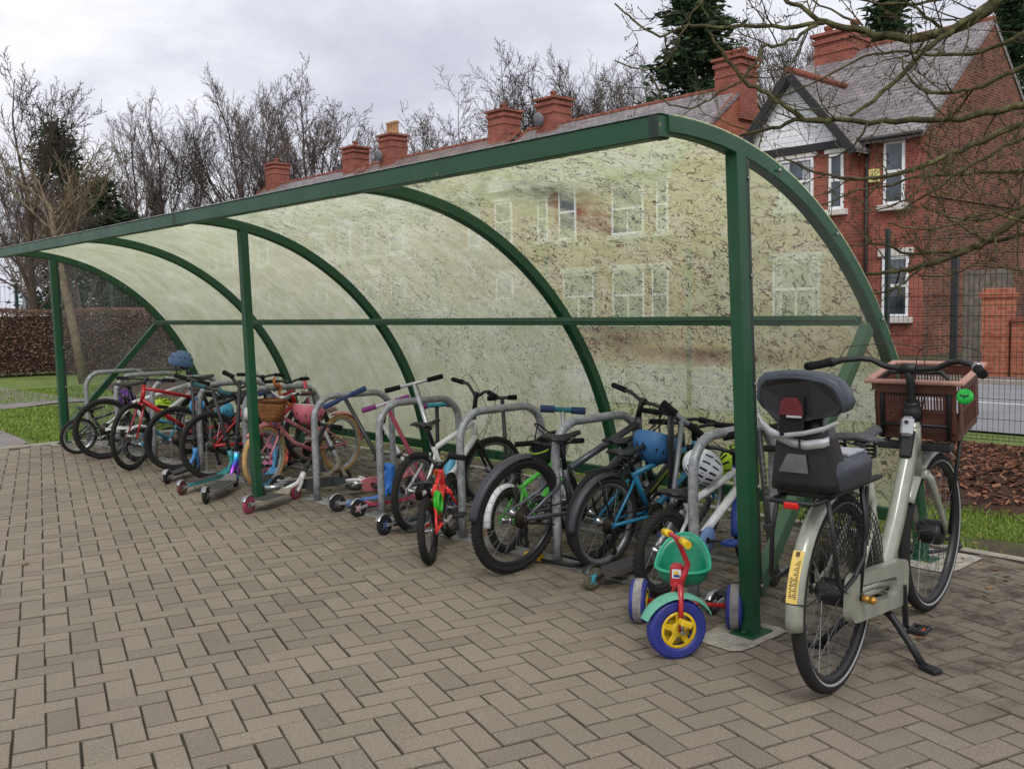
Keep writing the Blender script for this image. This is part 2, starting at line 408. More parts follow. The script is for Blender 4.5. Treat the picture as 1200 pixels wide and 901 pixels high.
# mulch mound
mb=MB(); nx,ny=34,90; P=[];F=[]
def mulchz(x,y):
    t=(x-3.2)/(6.1-3.2); e=max(0,min(1,t*6))*max(0,min(1,(1-t)*5))
    return -.03+e*(.10+.05*noise.noise(Vector((x*1.3,y*1.3,0))))
for j in range(ny+1):
    for i in range(nx+1):
        x=3.15+i*(6.3-3.15)/nx+ (.12*noise.noise(Vector((0,j*.35,3))) if i==0 else 0); y=-9+j*26/ny; P.append((x,y,mulchz(x,y)))
for j in range(ny):
    for i in range(nx): F.append((j*(nx+1)+i,j*(nx+1)+i+1,(j+1)*(nx+1)+i+1,(j+1)*(nx+1)+i))
mb.add(P,F,0,True); tag(mb.build('mulch_bed',M['mulchbed']),kind='structure')
mb=MB()
for k in range(15000):
    x=3.2+random.random()**.8*3.0; y=-2.5+random.random()*8.5
    if k%6==0: y=6+random.random()*8
    if k%30==0: x=2.75+random.random()*.5
    z=mulchz(x,y)+random.uniform(.002,.03); L=random.uniform(.02,.075); w=random.uniform(.008,.028)
    R=Matrix.Rotation(random.random()*6.3,3,'Z')@Matrix.Rotation(random.gauss(0,.45),3,'X')@Matrix.Rotation(random.gauss(0,.35),3,'Y')
    mb.box((x,y,z),(L,w,.005),R)
tag(mb.build('bark_mulch','' and None or M['chip']),'reddish brown bark chips covering the bed before the mesh fence','mulch',kind='stuff')
def blades(name,regions,label,mat,h=(.03,.07),w=.004):
    mb=MB()
    for (fn,n) in regions:
        for k in range(n):
            r=fn()
            if r is None: continue
            x,y,z=r; a=random.random()*6.3; H=random.uniform(*h); l=random.gauss(0,.5)*H; ww=w*random.uniform(.6,1.5)
            ca,sa=math.cos(a),math.sin(a)
            mb.add([(x-ww*ca,y-ww*sa,z),(x+ww*ca,y+ww*sa,z),(x+l*sa+ww*.5*ca,y-l*ca+ww*.5*sa,z+H*.7),(x+1.7*l*sa,y-1.7*l*ca,z+H)],[(0,1,2,3)])
    return tag(mb.build(name,mat),label,'grass',kind='stuff')
def rr():
    x=2.1+random.random()**1.2*1.2; y=-3+random.random()*7
    if noise.noise(Vector((x*1.6,y*1.6,1)))<-.22+.5*max(0,2.5-x): return None
    return x,y,-.045
def rl():
    x=-1.5+random.random()*6.5; y=8.9+random.random()*9
    if x<-.1+.2*noise.noise(Vector((y*1.5,0,0))) and y<15: return None
    if 13.8<y<14.7 and x<2.6: return None
    return x,y,-.045
def rl2():
    x=2.0+random.random()*4; y=9+random.random()*8; return x,y,-.045
def rb():
    x=1.55+random.random()*.6; y=-.3+random.random()*9
    if noise.noise(Vector((x*3,y*2.2,5)))<.02: return None
    return x,y,-.02
blades('grass_verge',[(rr,42000)],'patchy mossy grass between the paving and the bark mulch',M['grassblade'],(.02,.05),.0035)
blades('lawn_grass',[(rl,60000)],'bright green lawn beyond the far end of the shelter',M['grassblade'],(.025,.055),.008)
blades('weeds',[(rb,9000)],'low weeds and moss growing along the rear foot of the shelter',M['grassblade'],(.015,.05),.004)
mb=MB()
for k in range(900):
    x=1.5+random.random()*1.6; y=-1+random.random()*10
    if k%4==0: x=.3+random.random()*1.3
    R=Matrix.Rotation(random.random()*6.3,3,'Z')@Matrix.Rotation(random.gauss(0,.3),3,'X'); mb.box((x,y,.006 if x<2 else -.02),(random.uniform(.015,.045),random.uniform(.01,.025),.002),R)
tag(mb.build('leaf_litter',M['leaflitter']),'scattered brown dead leaves at the back of the shelter','leaves',kind='stuff')
o=MB().add([(-.02,-.012,0),(.0,-.018,.008),(.025,-.005,.002),(.012,.016,.01),(-.015,.014,.004)],[(0,1,2,3,4)]).build('fallen_leaf',M['leaflitter'],loc=(-2.35,2.75,.004))
o.location=(-1.85,3.5,.004); tag(o,'single reddish dead leaf lying on the open paving','leaf')
# ------------------------------------------------------------------ shelter
LEAN=.040
AY=[0.0,2.13,4.30,6.45,8.66]
ACX,ACZ,AR=-.47,-.01,2.10
def lean(p): return Vector((p[0],p[1]+LEAN*p[2],p[2]))
def arc(a,r):
    x=ACX+r*math.sin(a); return (x, ACZ+r*math.cos(a)-.028*max(0,1-(x-ACX)/.9))   # a=0 top tip, pi/2 rear foot
sh=empty('cycle_shelter',(0,0,0),label='long green framed cycle shelter with curved algae stained clear roof over the bikes',cat='bike shelter')
def leanbox(mb,c,d,R=None,b=.004):
    t=MB().box(c,d,R,0,b); t.v=[tuple(lean(p)) for p in t.v]; mb.merge(t)
def arch(y):
    mb=MB(); n=40; w=.03; r0,r1=AR-.035,AR+.035; P=[];F=[]
    bev=.006
    sec=[(r0,-w+bev),(r0,w-bev),(r0+bev,w),(r1-bev,w),(r1,w-bev),(r1,-w+bev),(r1-bev,-w),(r0+bev,-w)]
    for i in range(n+1):
        a=PI/2*i/n
        for r,dy in sec:
            x,z=arc(a,r); P.append(lean((x,y+dy,z)))
    k=len(sec)
    for i in range(n):
        for j in range(k):
            l=(j+1)%k; F.append((i*k+j,(i+1)*k+j,(i+1)*k+l,i*k+l))
    F.append(tuple(range(k))); F.append(tuple(reversed(range(n*k,(n+1)*k)))); mb.add(P,F); return mb
for y in AY: arch(y).build('arch_rib',M['green'],sh,recalc=True)
# front beam, with dark joint sleeves
mb=MB(); leanbox(mb,(ACX-.015,4.41,2.052),(.06,8.86,.085)); mb.build('front_beam',M['green'],sh)
for y in (0.0,4.30):
    mb=MB(); leanbox(mb,(ACX-.015,y+.01,2.052),(.066,.05,.090)); mb.build('joint_sleeve',M['greendk'],sh)
mb=MB(); leanbox(mb,(ACX-.018,4.41,2.0985),(.066,8.87,.006),b=.001); mb.build('beam_capping',M['galv'],sh)
# purlin (lipped)
pa=math.radians(50); px_,pz_=arc(pa,AR-.045)
px_,pz_=1.075,1.29
mb=MB()
leanbox(mb,(px_,4.33,pz_),(.05,8.60,.045))
mb.build('purlin',M['green'],sh)
mb=MB()
leanbox(mb,(px_-.030,4.33,pz_+.016),(.012,8.59,.026),b=.002)
mb.build('purlin_flange',M['greenpale'],sh)
mb=MB()
for i in range(4): leanbox(mb,(ACX+AR-.005,(AY[i]+AY[i+1])/2,.22),(.045,AY[i+1]-AY[i]-.062,.07))
mb.build('bottom_rail',M['green'],sh)
# posts
def post(y,ztop):
    mb=MB(); leanbox(mb,(0,y,ztop/2),(.062,.062,ztop)); o=mb.build('post',M['green'],sh)
    t=MB(); t.box((0,y,.006),(.15,.12,.012),b=.003); 
    for sx in(-1,1): t.lathe([(.011,0),(.011,.012),(.006,.014)],6,Matrix.Translation((sx*.055,y,.012)))
    t.build('base_plate',M['green'],o)
    return o
zt=ACZ+math.sqrt((AR-.035)**2-(0-ACX)**2)+.01
for y in (AY[0],AY[2],AY[4]): post(y,zt)
for y in AY:
    x=ACX+AR; t=MB(); t.box((x,y,.006),(.12,.16,.012),b=.003); t.build('foot_plate',M['green'],sh)
# end bracing and end glazing
for k,y in enumerate((AY[0],AY[4])):
    mb=MB(); a=lean((.05,y,.17)); b=lean((1.09,y,1.26)); mb.bar(a,b,.065,.05,up=(0,1,0),bev=.003); mb.build('diagonal_brace',M['greenpale' if k==0 else 'green'],sh)
    mb=MB(); leanbox(mb,(.045,y-.012,(zt+.1)/2+.03),(.026,.03,zt-.14),b=.002); mb.build('edge_strip',M['greendk'],sh)
    for z in (.2,.62,1.05,1.5,1.9):
        MB().lathe([(.009,0),(.009,.006),(.005,.009)],8,Matrix.Translation(lean((.045,y-.028,z)))@Matrix.Rotation(PI/2,4,'X')).build('glazing_bolt',M['bolt'],sh)
    for a in (.36,.62,.9,1.1,1.35):
        x,z=arc(a,AR); MB().lathe([(.009,0),(.009,.006),(.005,.009)],8,Matrix.Translation(lean((x,y-.037,z)))@Matrix.Rotation(PI/2,4,'X')).build('glazing_bolt',M['bolt'],sh)
# stained polycarbonate
def polycarb(name,clear,lines,streak,tint,seed,rubs=(),tr_min=.06,stains=()):
    m,nt,out=newmat(name); v=coords(nt,'UV'); L=nt.links
    off=nt.nodes.new('ShaderNodeVectorMath'); off.operation='ADD'; off.inputs[1].default_value=(seed*3.1,seed*1.7,seed); L.new(v,off.inputs[0]); v1=off.outputs[0]
    # base clearness: broad patches + streaks along the arch
    st=nt.nodes.new('ShaderNodeMapping'); st.inputs['Scale'].default_value=(9,.7,1); st.inputs['Rotation'].default_value=(0,0,.0); L.new(v1,st.inputs[0])
    ns=noi(nt,st.outputs[0],2.2,5,.6,.3); nb=noi(nt,v1,1.1,5,.6)
    cl=mth(nt,'ADD',mth(nt,'MULTIPLY',mth(nt,'SUBTRACT',ns,.5),streak),mth(nt,'MULTIPLY_ADD',mth(nt,'SUBTRACT',nb,.5),.45,clear))
    # snail grazing trails: level sets of warped noise
    wv=nt.nodes.new('ShaderNodeTexNoise'); wv.inputs['Scale'].default_value=9; wv.inputs['Detail'].default_value=2; L.new(v1,wv.inputs['Vector'])
    add=nt.nodes.new('ShaderNodeMix'); add.data_type='VECTOR'; add.inputs[0].default_value=.10; L.new(v1,add.inputs[4]); L.new(wv.outputs[1],add.inputs[5])
    tot=None
    for sc,wd,sd in ((8,.013,0),(14,.018,4),(11,.013,9)):
        o2=nt.nodes.new('ShaderNodeVectorMath'); o2.operation='ADD'; o2.inputs[1].default_value=(sd,sd*2,0); L.new(add.outputs[1],o2.inputs[0])
        nn=noi(nt,o2.outputs[0],sc,2.0,.5,.9); d=mth(nt,'ABSOLUTE',mth(nt,'SUBTRACT',nn,.5))
        l=mth(nt,'SUBTRACT',1.0,mth(nt,'DIVIDE',d,wd),clamp=True)
        tot=l if tot is None else mth(nt,'MAXIMUM',tot,l)
    brk=ramp(nt,noi(nt,v1,5,4,.7),[(.33,(0,0,0)),(.42,(1,1,1))]); area=ramp(nt,noi(nt,v1,1.3,4,.65),[(.30,(.25,.25,.25)),(.5,(1,1,1))])
    ln=mth(nt,'MULTIPLY',mth(nt,'MULTIPLY',tot,brk),mth(nt,'MULTIPLY',area,lines),clamp=True)
    # wiped patches
    rb=None; sb=None
    for qi,(u,w_,ru,rw,amt) in enumerate(list(rubs)+list(stains)):
        dv=nt.nodes.new('ShaderNodeVectorMath'); dv.operation='SUBTRACT'; dv.inputs[1].default_value=(u,w_,0); L.new(v,dv.inputs[0])
        sc=nt.nodes.new('ShaderNodeVectorMath'); sc.operation='MULTIPLY'; sc.inputs[1].default_value=(1/ru,1/rw,0); L.new(dv.outputs[0],sc.inputs[0])
        ln_=nt.nodes.new('ShaderNodeVectorMath'); ln_.operation='LENGTH'; L.new(sc.outputs[0],ln_.inputs[0])
        nz=noi(nt,v1,7,5,.7); e=mth(nt,'MULTIPLY_ADD',nz,1.6,mth(nt,'SUBTRACT',ln_.outputs['Value'],.8)); e=mth(nt,'SUBTRACT',1.0,e,clamp=True); e=mth(nt,'MULTIPLY',e,amt)
        if qi<len(rubs): rb=e if rb is None else mth(nt,'MAXIMUM',rb,e)
        else: sb=e if sb is None else mth(nt,'MAXIMUM',sb,e)
    if rb is not None: cl=mth(nt,'MAXIMUM',cl,rb)
    clc=mth(nt,'MAXIMUM',cl,tr_min,clamp=True)
    tr=mth(nt,'MAXIMUM',clc,mth(nt,'MULTIPLY',ln,.28))
    dk=mth(nt,'MULTIPLY',ln,.9)
    nc=noi(nt,v1,5,6,.65); c0=ramp(nt,nc,[(.3,lin(tint[0])),(.52,lin(tint[1])),(.75,lin(tint[2]))]); c0=mixc(nt,dk,c0,lin((60,54,54)))
    if sb is not None: c0=mixc(nt,mth(nt,'MULTIPLY',sb,noi(nt,v1,16,5,.8)),c0,lin((40,36,46)))
    t=nt.nodes.new('ShaderNodeBsdfTransparent'); t.inputs[0].default_value=(.93,.94,.92,1)
    tl=nt.nodes.new('ShaderNodeBsdfTranslucent'); L.new(c0,tl.inputs[0]); df=nt.nodes.new('ShaderNodeBsdfDiffuse'); L.new(c0,df.inputs[0])
    a=nt.nodes.new('ShaderNodeMixShader'); a.inputs[0].default_value=.15; L.new(tl.outputs[0],a.inputs[1]); L.new(df.outputs[0],a.inputs[2])
    b=nt.nodes.new('ShaderNodeMixShader'); L.new(tr,b.inputs[0]); L.new(a.outputs[0],b.inputs[1]); L.new(t.outputs[0],b.inputs[2])
    g=nt.nodes.new('ShaderNodeBsdfGlossy'); g.inputs['Roughness'].default_value=.12; ge=nt.nodes.new('ShaderNodeNewGeometry'); dt=nt.nodes.new('ShaderNodeVectorMath'); dt.operation='DOT_PRODUCT'; L.new(ge.outputs['Normal'],dt.inputs[0]); L.new(ge.outputs['Incoming'],dt.inputs[1]); fr_=mth(nt,'MULTIPLY_ADD',mth(nt,'POWER',mth(nt,'SUBTRACT',1.0,mth(nt,'ABSOLUTE',dt.outputs['Value']),clamp=True),5),.9,.03)
    c=nt.nodes.new('ShaderNodeMixShader'); L.new(mth(nt,'MULTIPLY',fr_,.6),c.inputs[0]); L.new(b.outputs[0],c.inputs[1]); L.new(g.outputs[0],c.inputs[2])
    L.new(c.outputs[0],out.inputs[0]); return m
T1=((206,216,158),(226,232,186),(242,244,218)); T2=((204,212,170),(226,231,198),(244,246,226))
pm=[polycarb('stained roof sheet with snail trails',.35,1.3,.12,T1,1,[(1.33,2.40,.40,.66,.95),(.92,2.46,.28,.40,.6),(1.15,2.74,.6,.16,.4)],stains=[(1.78,1.24,.42,.18,1.2),(1.2,1.13,.85,.08,1.3),(1.5,2.62,.3,.2,.6)]),
    polycarb('stained roof sheet with some trails',.2,.8,.22,T2,2),
    polycarb('streaked roof sheet',.2,.2,.35,T2,3),
    polycarb('streaked hazy roof sheet',.2,.1,.35,T2,4)]
def glaze(y0,y1,a0,a1,mat,name='roof_sheet'):
    n=26; P=[];F=[];uv=[]
    for i in range(n+1):
        a=a0+(a1-a0)*i/n
        for yy in (y0,y1):
            x,z=arc(a,AR+.038); P.append(lean((x,yy,z))); uv.append((yy,(PI/2-a)*AR))
    for i in range(n): F.append((2*i,2*i+2,2*i+3,2*i+1))
    mb=MB(); mb.add(P,F,0,True); o=mb.build(name,mat,sh)
    l=o.data.uv_layers.new(name='UVMap')
    for lp in o.data.loops: l.data[lp.index].uv=uv[lp.vertex_index]
    return o
for i in range(4):
    y0=AY[i]-(.03 if i==0 else 0)+.002; y1=AY[i+1]+(.03 if i==3 else 0)-.002
    glaze(y0,y1,.0,math.radians(84.5),pm[i])
def endpanel(y,mat):
    pts=[(.03,.12),(.03,1.96)]
    for i in range(15):
        a=math.radians(14)+math.radians(72)*i/14
        pts.append(arc(a,AR-.036))
    pts.append((ACX+AR-.036,.12))
    P=[lean((x,y,z)) for x,z in pts]; mb=MB(); mb.add(P,[tuple(range(len(P)))]); o=mb.build('end_panel',mat,sh)
    l=o.data.uv_layers.new(name='UVMap')
    for lp in o.data.loops: l.data[lp.index].uv=pts[lp.vertex_index]
    return o
clear_a=polycarb('scuffed clear end sheet',.93,.25,.05,((150,150,128),(168,166,146),(190,188,170)),7,tr_min=.90)
clear_b=polycarb('hazy clear end sheet',.86,.05,.10,((150,150,150),(178,178,176),(205,205,200)),9,tr_min=.7)
endpanel(AY[0]-.036,clear_a); endpanel(AY[4]+.036,clear_b)
# cast mortar pads round the feet
def pad(x,y,w,d,seed):
    n=22;P=[]
    for k in range(n):
        a=2*PI*k/n; c,s=math.cos(a),math.sin(a); sq=1/max(abs(c),abs(s)); j=1+.10*noise.noise(Vector((seed,k*.9,0)))
        P.append((x+w/2*c*sq*j,y+d/2*s*sq*j,.005))
    return P
mb=MB()
for (x,y,w,d,s) in ((-.05,.02,.38,.24,1),(1.66,-.08,.44,.30,2),(0,AY[4],.3,.24,4)):
    P=pad(x,y,w,d,s); mb.add(P,[tuple(range(len(P)))])
tag(mb.build('mortar_patches',M['mortar']),kind='structure')

# ------------------------------------------------------------------ toast-rack cycle stands
hy=[[.448,1.349,2.149,2.989,3.806],[4.877,5.73,6.74,7.656,8.54]]
def hoop(y):
    x0,x1,H,r=.215,.90,.765,.17; pts=[(x0,y,.012)]
    for z in (.2,.4,H-r-.02): pts.append((x0,y,z))
    for k in range(9):
        a=PI-PI/2*k/8; pts.append((x0+r+r*math.cos(a),y,H-r+r*math.sin(a)))
    for k in range(9):
        a=PI/2-PI/2*k/8; pts.append((x1-r+r*math.cos(a),y,H-r+r*math.sin(a)))
    for z in (H-r-.02,.4,.2,.012): pts.append((x1,y,z))
    return MB().tube([V(p[0],p[1]+.012*p[2],p[2]) for p in pts],.0245,14)
for gi,(ys,lab) in enumerate(zip(hy,('galvanised rack of five hoops on ground rails, nearer the tricycle','galvanised rack of five hoops on ground rails, at the far end'))):
    rk=empty('cycle_rack',(0,0,0),label=lab,cat='bike rack',group='galvanised cycle racks under the shelter')
    for y in ys:
        hoop(y).build('hoop',M['galv'],rk)
    for x in (.215,.90):
        mb=MB(); mb.box((x,(ys[0]+ys[-1])/2,.006),(.062,ys[-1]-ys[0]+.3,.012),b=.002); mb.box((x+.03,(ys[0]+ys[-1])/2,.018),(.006,ys[-1]-ys[0]+.3,.03),b=.001)
        mb.build('ground_rail',M['galvdirty'],rk)

# ------------------------------------------------------------------ houses
GLz=M['glass']
def window(par,xf,y0,y1,z0,z1,kind='sash',d=.07,curtain=False,sill=True,lintel=True):
    """window in a wall whose face is the plane x=xf, looking toward -x"""
    fr=MB(); t=.07; w=y1-y0;h=z1-z0; x=xf-.02
    fr.box((x,y0+t/2,(z0+z1)/2),(d,t,h),b=.01); fr.box((x,y1-t/2,(z0+z1)/2),(d,t,h),b=.01)
    fr.box((x,(y0+y1)/2,z0+t/2),(d-.004,w-2*t,t),b=.01); fr.box((x,(y0+y1)/2,z1-t/2),(d-.004,w-2*t,t),b=.01)
    zm=z0+h*.52
    fr.box((x-.01,(y0+y1)/2,zm),(d-.01,w-2*t,.075),b=.01)
    if kind=='wide':
        fr.box((x,(y0+y1)/2,(z0+zm)/2-.02),(d-.012,.06,zm-z0-.1),b=.01)
    o=fr.build('window',M['whiteupvc'],par)
    p=MB(); p.box((x-.004,(y0+y1)/2,(z0+z1)/2),(.012,w-2*t+.02,h-2*t+.02)); p.build('pane',GLz,o)
    if curtain:
        for s in (0,1):
            p=MB(); yy=(y0+t+.13) if s==0 else (y1-t-.13); p.box((x-.016,yy,(z0+z1)/2),(.008,.2,h-2*t-.05)); p.build('curtain',M['curtain'],o)
    if sill: s_=MB(); s_.box((xf-.05,(y0+y1)/2,z0-.08),(.22,w+.24,.15),b=.015); s_.build('sill',M['stone'],o)
    if lintel: s_=MB(); s_.box((xf-.02,(y0+y1)/2,z1+.11),(.12,w+.22,.2),b=.012); s_.build('lintel',M['stone'],o)
    return o
def chimney(par,x,y,ztop,zbase,pots=4,w=.95,d=1.25,mat='brickred',potm='potclay'):
    mb=MB(); mb.box((x,y,(zbase+ztop)/2),(w,d,ztop-zbase)); mb.box((x,y,ztop-.16),(w+.12,d+.12,.12)); mb.box((x,y,ztop+.04),(w+.2,d+.2,.09)); mb.box((x,y,ztop-.5),(w+.06,d+.06,.07))
    o=mb.build('chimney',M[mat],par,uv=True)
    for k in range(pots):
        p=MB(); yy=y-d/2+.2+(d-.4)*(k/(max(1,pots-1))) if pots>1 else y
        h=.62 if potm=='potclay' else .3
        p.lathe([(.13,0),(.14,.08),(.115,.12),(.105,h-.12),(.14,h-.08),(.14,h),(.1,h),(.09,h-.1)],12,Matrix.Translation((x,yy,ztop+.085))); p.build('chimney_pot',M[potm],o)
    return o
XF=19.9
def gable_roof(par,y0,y1,mat='slate',xf=XF,xr=27.9,ze=5.55,zr=8.75):
    xm=(xf+xr)/2; t=.12; mb=MB()
    ov=.28
    for s in (0,1):
        xa=(xf-ov) if s==0 else (xr+ov); za=ze-(zr-ze)*ov/(xm-xf)
        P=[(xa,y0,za),(xm,y0,zr),(xm,y1,zr),(xa,y1,za)]; n=Vector((-(zr-ze),0,xm-xf)) if s==0 else Vector(((zr-ze),0,xm-xf)); n.normalize()
        mb.prism(P,n,t)
    o=mb.build('roof',M[mat],par,uv='roof',recalc=True)
    r=MB(); y=y0
    while y<y1-.1:
        r.tube([(xm,y,zr+.10),(xm,min(y+.44,y1),zr+.10)],.11,8); y+=.45
    r.build('ridge_tiles',M['ridge'],o)
    g=MB(); g.tube([(xf-ov-.05,y0,ze-.12),(xf-ov-.05,y1,ze-.12)],.06,8); g.build('gutter',M['pipe'],o)
    return o
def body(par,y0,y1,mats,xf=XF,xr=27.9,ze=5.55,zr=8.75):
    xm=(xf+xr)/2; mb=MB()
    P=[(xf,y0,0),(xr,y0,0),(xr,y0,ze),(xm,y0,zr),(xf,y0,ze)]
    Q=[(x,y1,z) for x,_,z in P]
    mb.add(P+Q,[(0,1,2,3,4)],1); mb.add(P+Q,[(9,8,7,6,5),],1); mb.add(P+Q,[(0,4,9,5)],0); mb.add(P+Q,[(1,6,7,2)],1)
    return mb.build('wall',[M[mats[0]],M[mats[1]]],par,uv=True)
def bay(par,y0,y1,wins,xf=XF-.55,zt=5.45,peak=7.25,boards=True,mat='brickred'):
    mb=MB(); ym=(y0+y1)/2; mb.box(((xf+XF+.02)/2,ym,zt/2),(XF+.02-xf,y1-y0,zt)); mb.build('bay_wall',M[mat],par,uv=True)
    P=[(xf+.02,y0,zt),(xf+.02,y1,zt),(xf+.02,ym,peak)]
    mb=MB(); mb.prism([(xf-.02,y0+.05,zt+.04),(xf-.02,y1-.05,zt+.04),(xf-.02,ym,peak-.02)],(1,0,0),.3); g=mb.build('gable_boards',M['boards'],par,uv=True,recalc=True)
    # little roof running back into the main slope
    xb=XF+ (peak-5.55)*4.0/3.2+.25
    mb=MB(); ov=.3
    for s in(-1,1):
        e=y0-ov if s<0 else y1+ov; ez=zt-ov*(peak-zt)/(ym-y0)
        mb.prism([(xf-.3,e,ez),(xf-.3,ym,peak+.0),(xb+.6,ym,peak+.0),(XF+.1,e,ez)] ,(0,0,1),.13)
    r=mb.build('bay_roof',M['slate'],par,uv='roofx',recalc=True)
    t=MB(); t.tube([(xf-.3,ym,peak+.16),(xb+.3,ym,peak+.16)],.1,8); t.build('ridge_tiles',M['ridge'],r)
    mb=MB()
    for s in(-1,1):
        e=y0-ov if s<0 else y1+ov; ez=zt-ov*(peak-zt)/(ym-y0)
        mb.bar((xf-.33,e,ez-.03),(xf-.33,ym+s*.05,peak-.0),.06,.22,up=(0,0,1),bev=.01)
    mb.box((xf-.03,ym,zt-.08),(.16,y1-y0+.1,.2),b=.01)
    mb.build('bargeboard',M['black'],par)
    for (a,b,c,d,k,cu) in wins: window(par,xf,a,b,c,d,k,curtain=cu)  
# the near semi on the right
h=empty('brick_house',(0,0,0),label='red brick house on the right with a white boarded gable and black bargeboards',cat='house')
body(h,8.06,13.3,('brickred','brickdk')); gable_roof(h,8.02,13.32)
bay(h,9.75,12.85,[(10.72,11.70,3.9,5.15,'sash',True),(9.88,10.28,3.75,5.15,'sash',False),(10.5,11.9,.95,2.5,'wide',True)])
window(h,XF,8.56,9.10,3.8,5.35,'sash'); window(h,XF,8.42,9.10,1.0,2.5,'sash')
chimney(h,23.9,12.42,9.35,7.6,pots=2,potm='ridge')
MB().tube([(XF-.07,9.52,0),(XF-.07,9.52,5.35)],.045,10).build('downpipe',M['pipe'],h)
MB().box((XF-.05,9.33,4.55),(.1,.28,.34),b=.02).build('alarm_box',paint('pale yellow plastic',(226,214,140),.5),h)
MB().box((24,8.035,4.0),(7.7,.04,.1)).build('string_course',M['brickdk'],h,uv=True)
# flashing where the little gable meets the slope
# row of semis further along the road
for idx,(y0,y1,chs,lab) in enumerate(((15.75,26.0,(16.15,24.6),'nearest semi-detached brick pair in the row, bare brick gable end facing the white gabled house'),
    (26.6,37.0,(27.5,35.4),'middle semi-detached brick pair seen only as roof and chimneys above the shelter beam'),
    (37.6,47.6,(38.6,46.5),'farthest semi-detached brick pair at the left end of the row, two chimneys over the beam'))):
    hh=empty('brick_house',(0,0,0),label=lab,cat='house',group='semi-detached brick houses along the road')
    body(hh,y0,y1,('brickred','brickwarm')); gable_roof(hh,y0-.05,y1+.05,mat=('slate','slatebr','slate')[idx],zr=8.45)
    ym=(y0+y1)/2
    if idx==0:
        bay(hh,21.6,23.9,[(22.2,23.1,3.67,5.1,'sash',False),(22.2,23.1,.9,2.5,'sash',False)],peak=6.7)
        for (a,b,c,d,k) in ((19.67,20.47,3.66,5.4,'sash'),(16.8,18.1,3.65,5.2,'wide'),(15.85,16.3,3.65,5.2,'sash'),(16.8,18.1,.9,2.5,'wide'),(15.85,16.5,.9,2.5,'sash'),(18.9,20.3,.9,2.5,'wide'),(21.0,21.5,3.7,5.1,'sash'),(24.5,25.2,3.7,5.1,'sash')): window(hh,XF,a,b,c,d,k)
    else:
        bay(hh,y0+1.2,y0+3.6,[(y0+1.9,y0+2.9,3.7,5.1,'sash',False),(y0+1.9,y0+2.9,.9,2.5,'wide',False)],peak=6.7)
        for dy in (4.6,6.6,8.6): window(hh,XF,y0+dy,y0+dy+.9,3.7,5.2); window(hh,XF,y0+dy,y0+dy+.9,.9,2.5)
    for k,cy in enumerate(chs):
        chimney(hh,23.9,cy,(9.35 if idx==0 else 9.5) + (.15 if k else 0),7.4,pots=(3,1,1,4,1,1)[idx*2+k], potm='potclay' if (idx*2+k)==3 else 'ridge',w=.95,d=1.0)
    if idx<2:
        dsh=MB(); cy=chs[0]-.9; dsh.ell((23.2,y0+9.0,8.75),(.28,.28,.07),12,5,Matrix.Rotation(-PI/2-.3,3,'Y')); dsh.tube([(23.2,y0+9.0,8.7),(23.6,y0+9.2,8.4)],.02,6); dsh.build('satellite_dish',paint('grey dish',(120,122,128),.6),hh)
# side gate, garden walls, pillar
g=empty('side_gate',(0,0,0),label='weathered grey timber gate at the side of the red brick house',cat='gate')
mb=MB()
for k in range(9): mb.box((17.2,5.98-.11*k,1.03),(.03,.105,1.95),b=.004)
mb.build('gate_boards',mottled('weathered grey timber',[(.3,(92,84,76)),(.7,(128,120,110))],6,5),g)
MB().box((17.18,6.2,1.15),(.12,.13,2.3),b=.01).build('gate_post',M['black'],g)
def coped_wall(name,lab,a,b,hgt,mat,t=.24,cat='wall'):
    r=empty(name,(0,0,0),label=lab,cat=cat); a=Vector(a);b=Vector(b);mb=MB(); c=(a+b)/2; mb.box((c.x,c.y,hgt/2),(t if abs(a.x-b.x)<.1 else abs(a.x-b.x),abs(a.y-b.y) if abs(a.x-b.x)<.1 else t,hgt)); mb.build('wall_face',M[mat],r,uv=True)
    mb=MB(); mb.box((c.x,c.y,hgt+.04),((t+.08) if abs(a.x-b.x)<.1 else abs(a.x-b.x),abs(a.y-b.y) if abs(a.x-b.x)<.1 else t+.08,.08),b=.01); mb.build('coping',M['ridge'],r); return r
w=coped_wall('garden_wall','warm brick garden wall with a square pillar across the road beyond the mesh fence',(14.15,-12),(14.15,3.95),1.0,'brickwarm')
mb=MB(); mb.box((14.15,4.2,.72),(.42,.42,1.44)); mb.box((14.15,4.2,1.47),(.5,.5,.08)); mb.box((14.15,4.2,1.55),(.4,.4,.08)); mb.build('pillar',M['brickwarm'],w,uv=True)
coped_wall('garden_wall','low red brick garden wall in front of the house with the white gable',(14.15,7.4),(14.15,44),.62,'brickred')
coped_wall('garden_wall','orange coped brick wall under the ground floor window of the house with the white gable',(17.6,7.9),(17.6,10.2),.95,'brickred')

# ------------------------------------------------------------------ mesh fence
fn=empty('mesh_fence',(0,0,0),label='dark green welded mesh fence running behind the bark bed and the shelter',cat='fence')
FX=6.25
mf=MB(); y=-8.0; 
def wire(mb,a,b,r=.0026): mb.tube([a,b],r,3,cap=False,smooth=False)
y=-6
while y<16: wire(mf,(FX,y,0.02),(FX,y,2.08)); y+=.05
for z in [.03+.2*k for k in range(11)]: wire(mf,(FX-.004,-6,z),(FX-.004,16,z),.0035); 
for z in (.06,.68,1.33,2.0): wire(mf,(FX+.02,-6,z),(FX+.02,16,z),.0035)
mf.build('mesh_panel',paint('dark green mesh wire',(40,58,50),.55,bump=0),fn)
for y in (-5,-2.5,-.35,2.45,5,7.5,10,12.5,15): MB().box((FX+.05,y,1.07),(.06,.04,2.14),b=.004).build('fence_post',M['greendk'],fn)
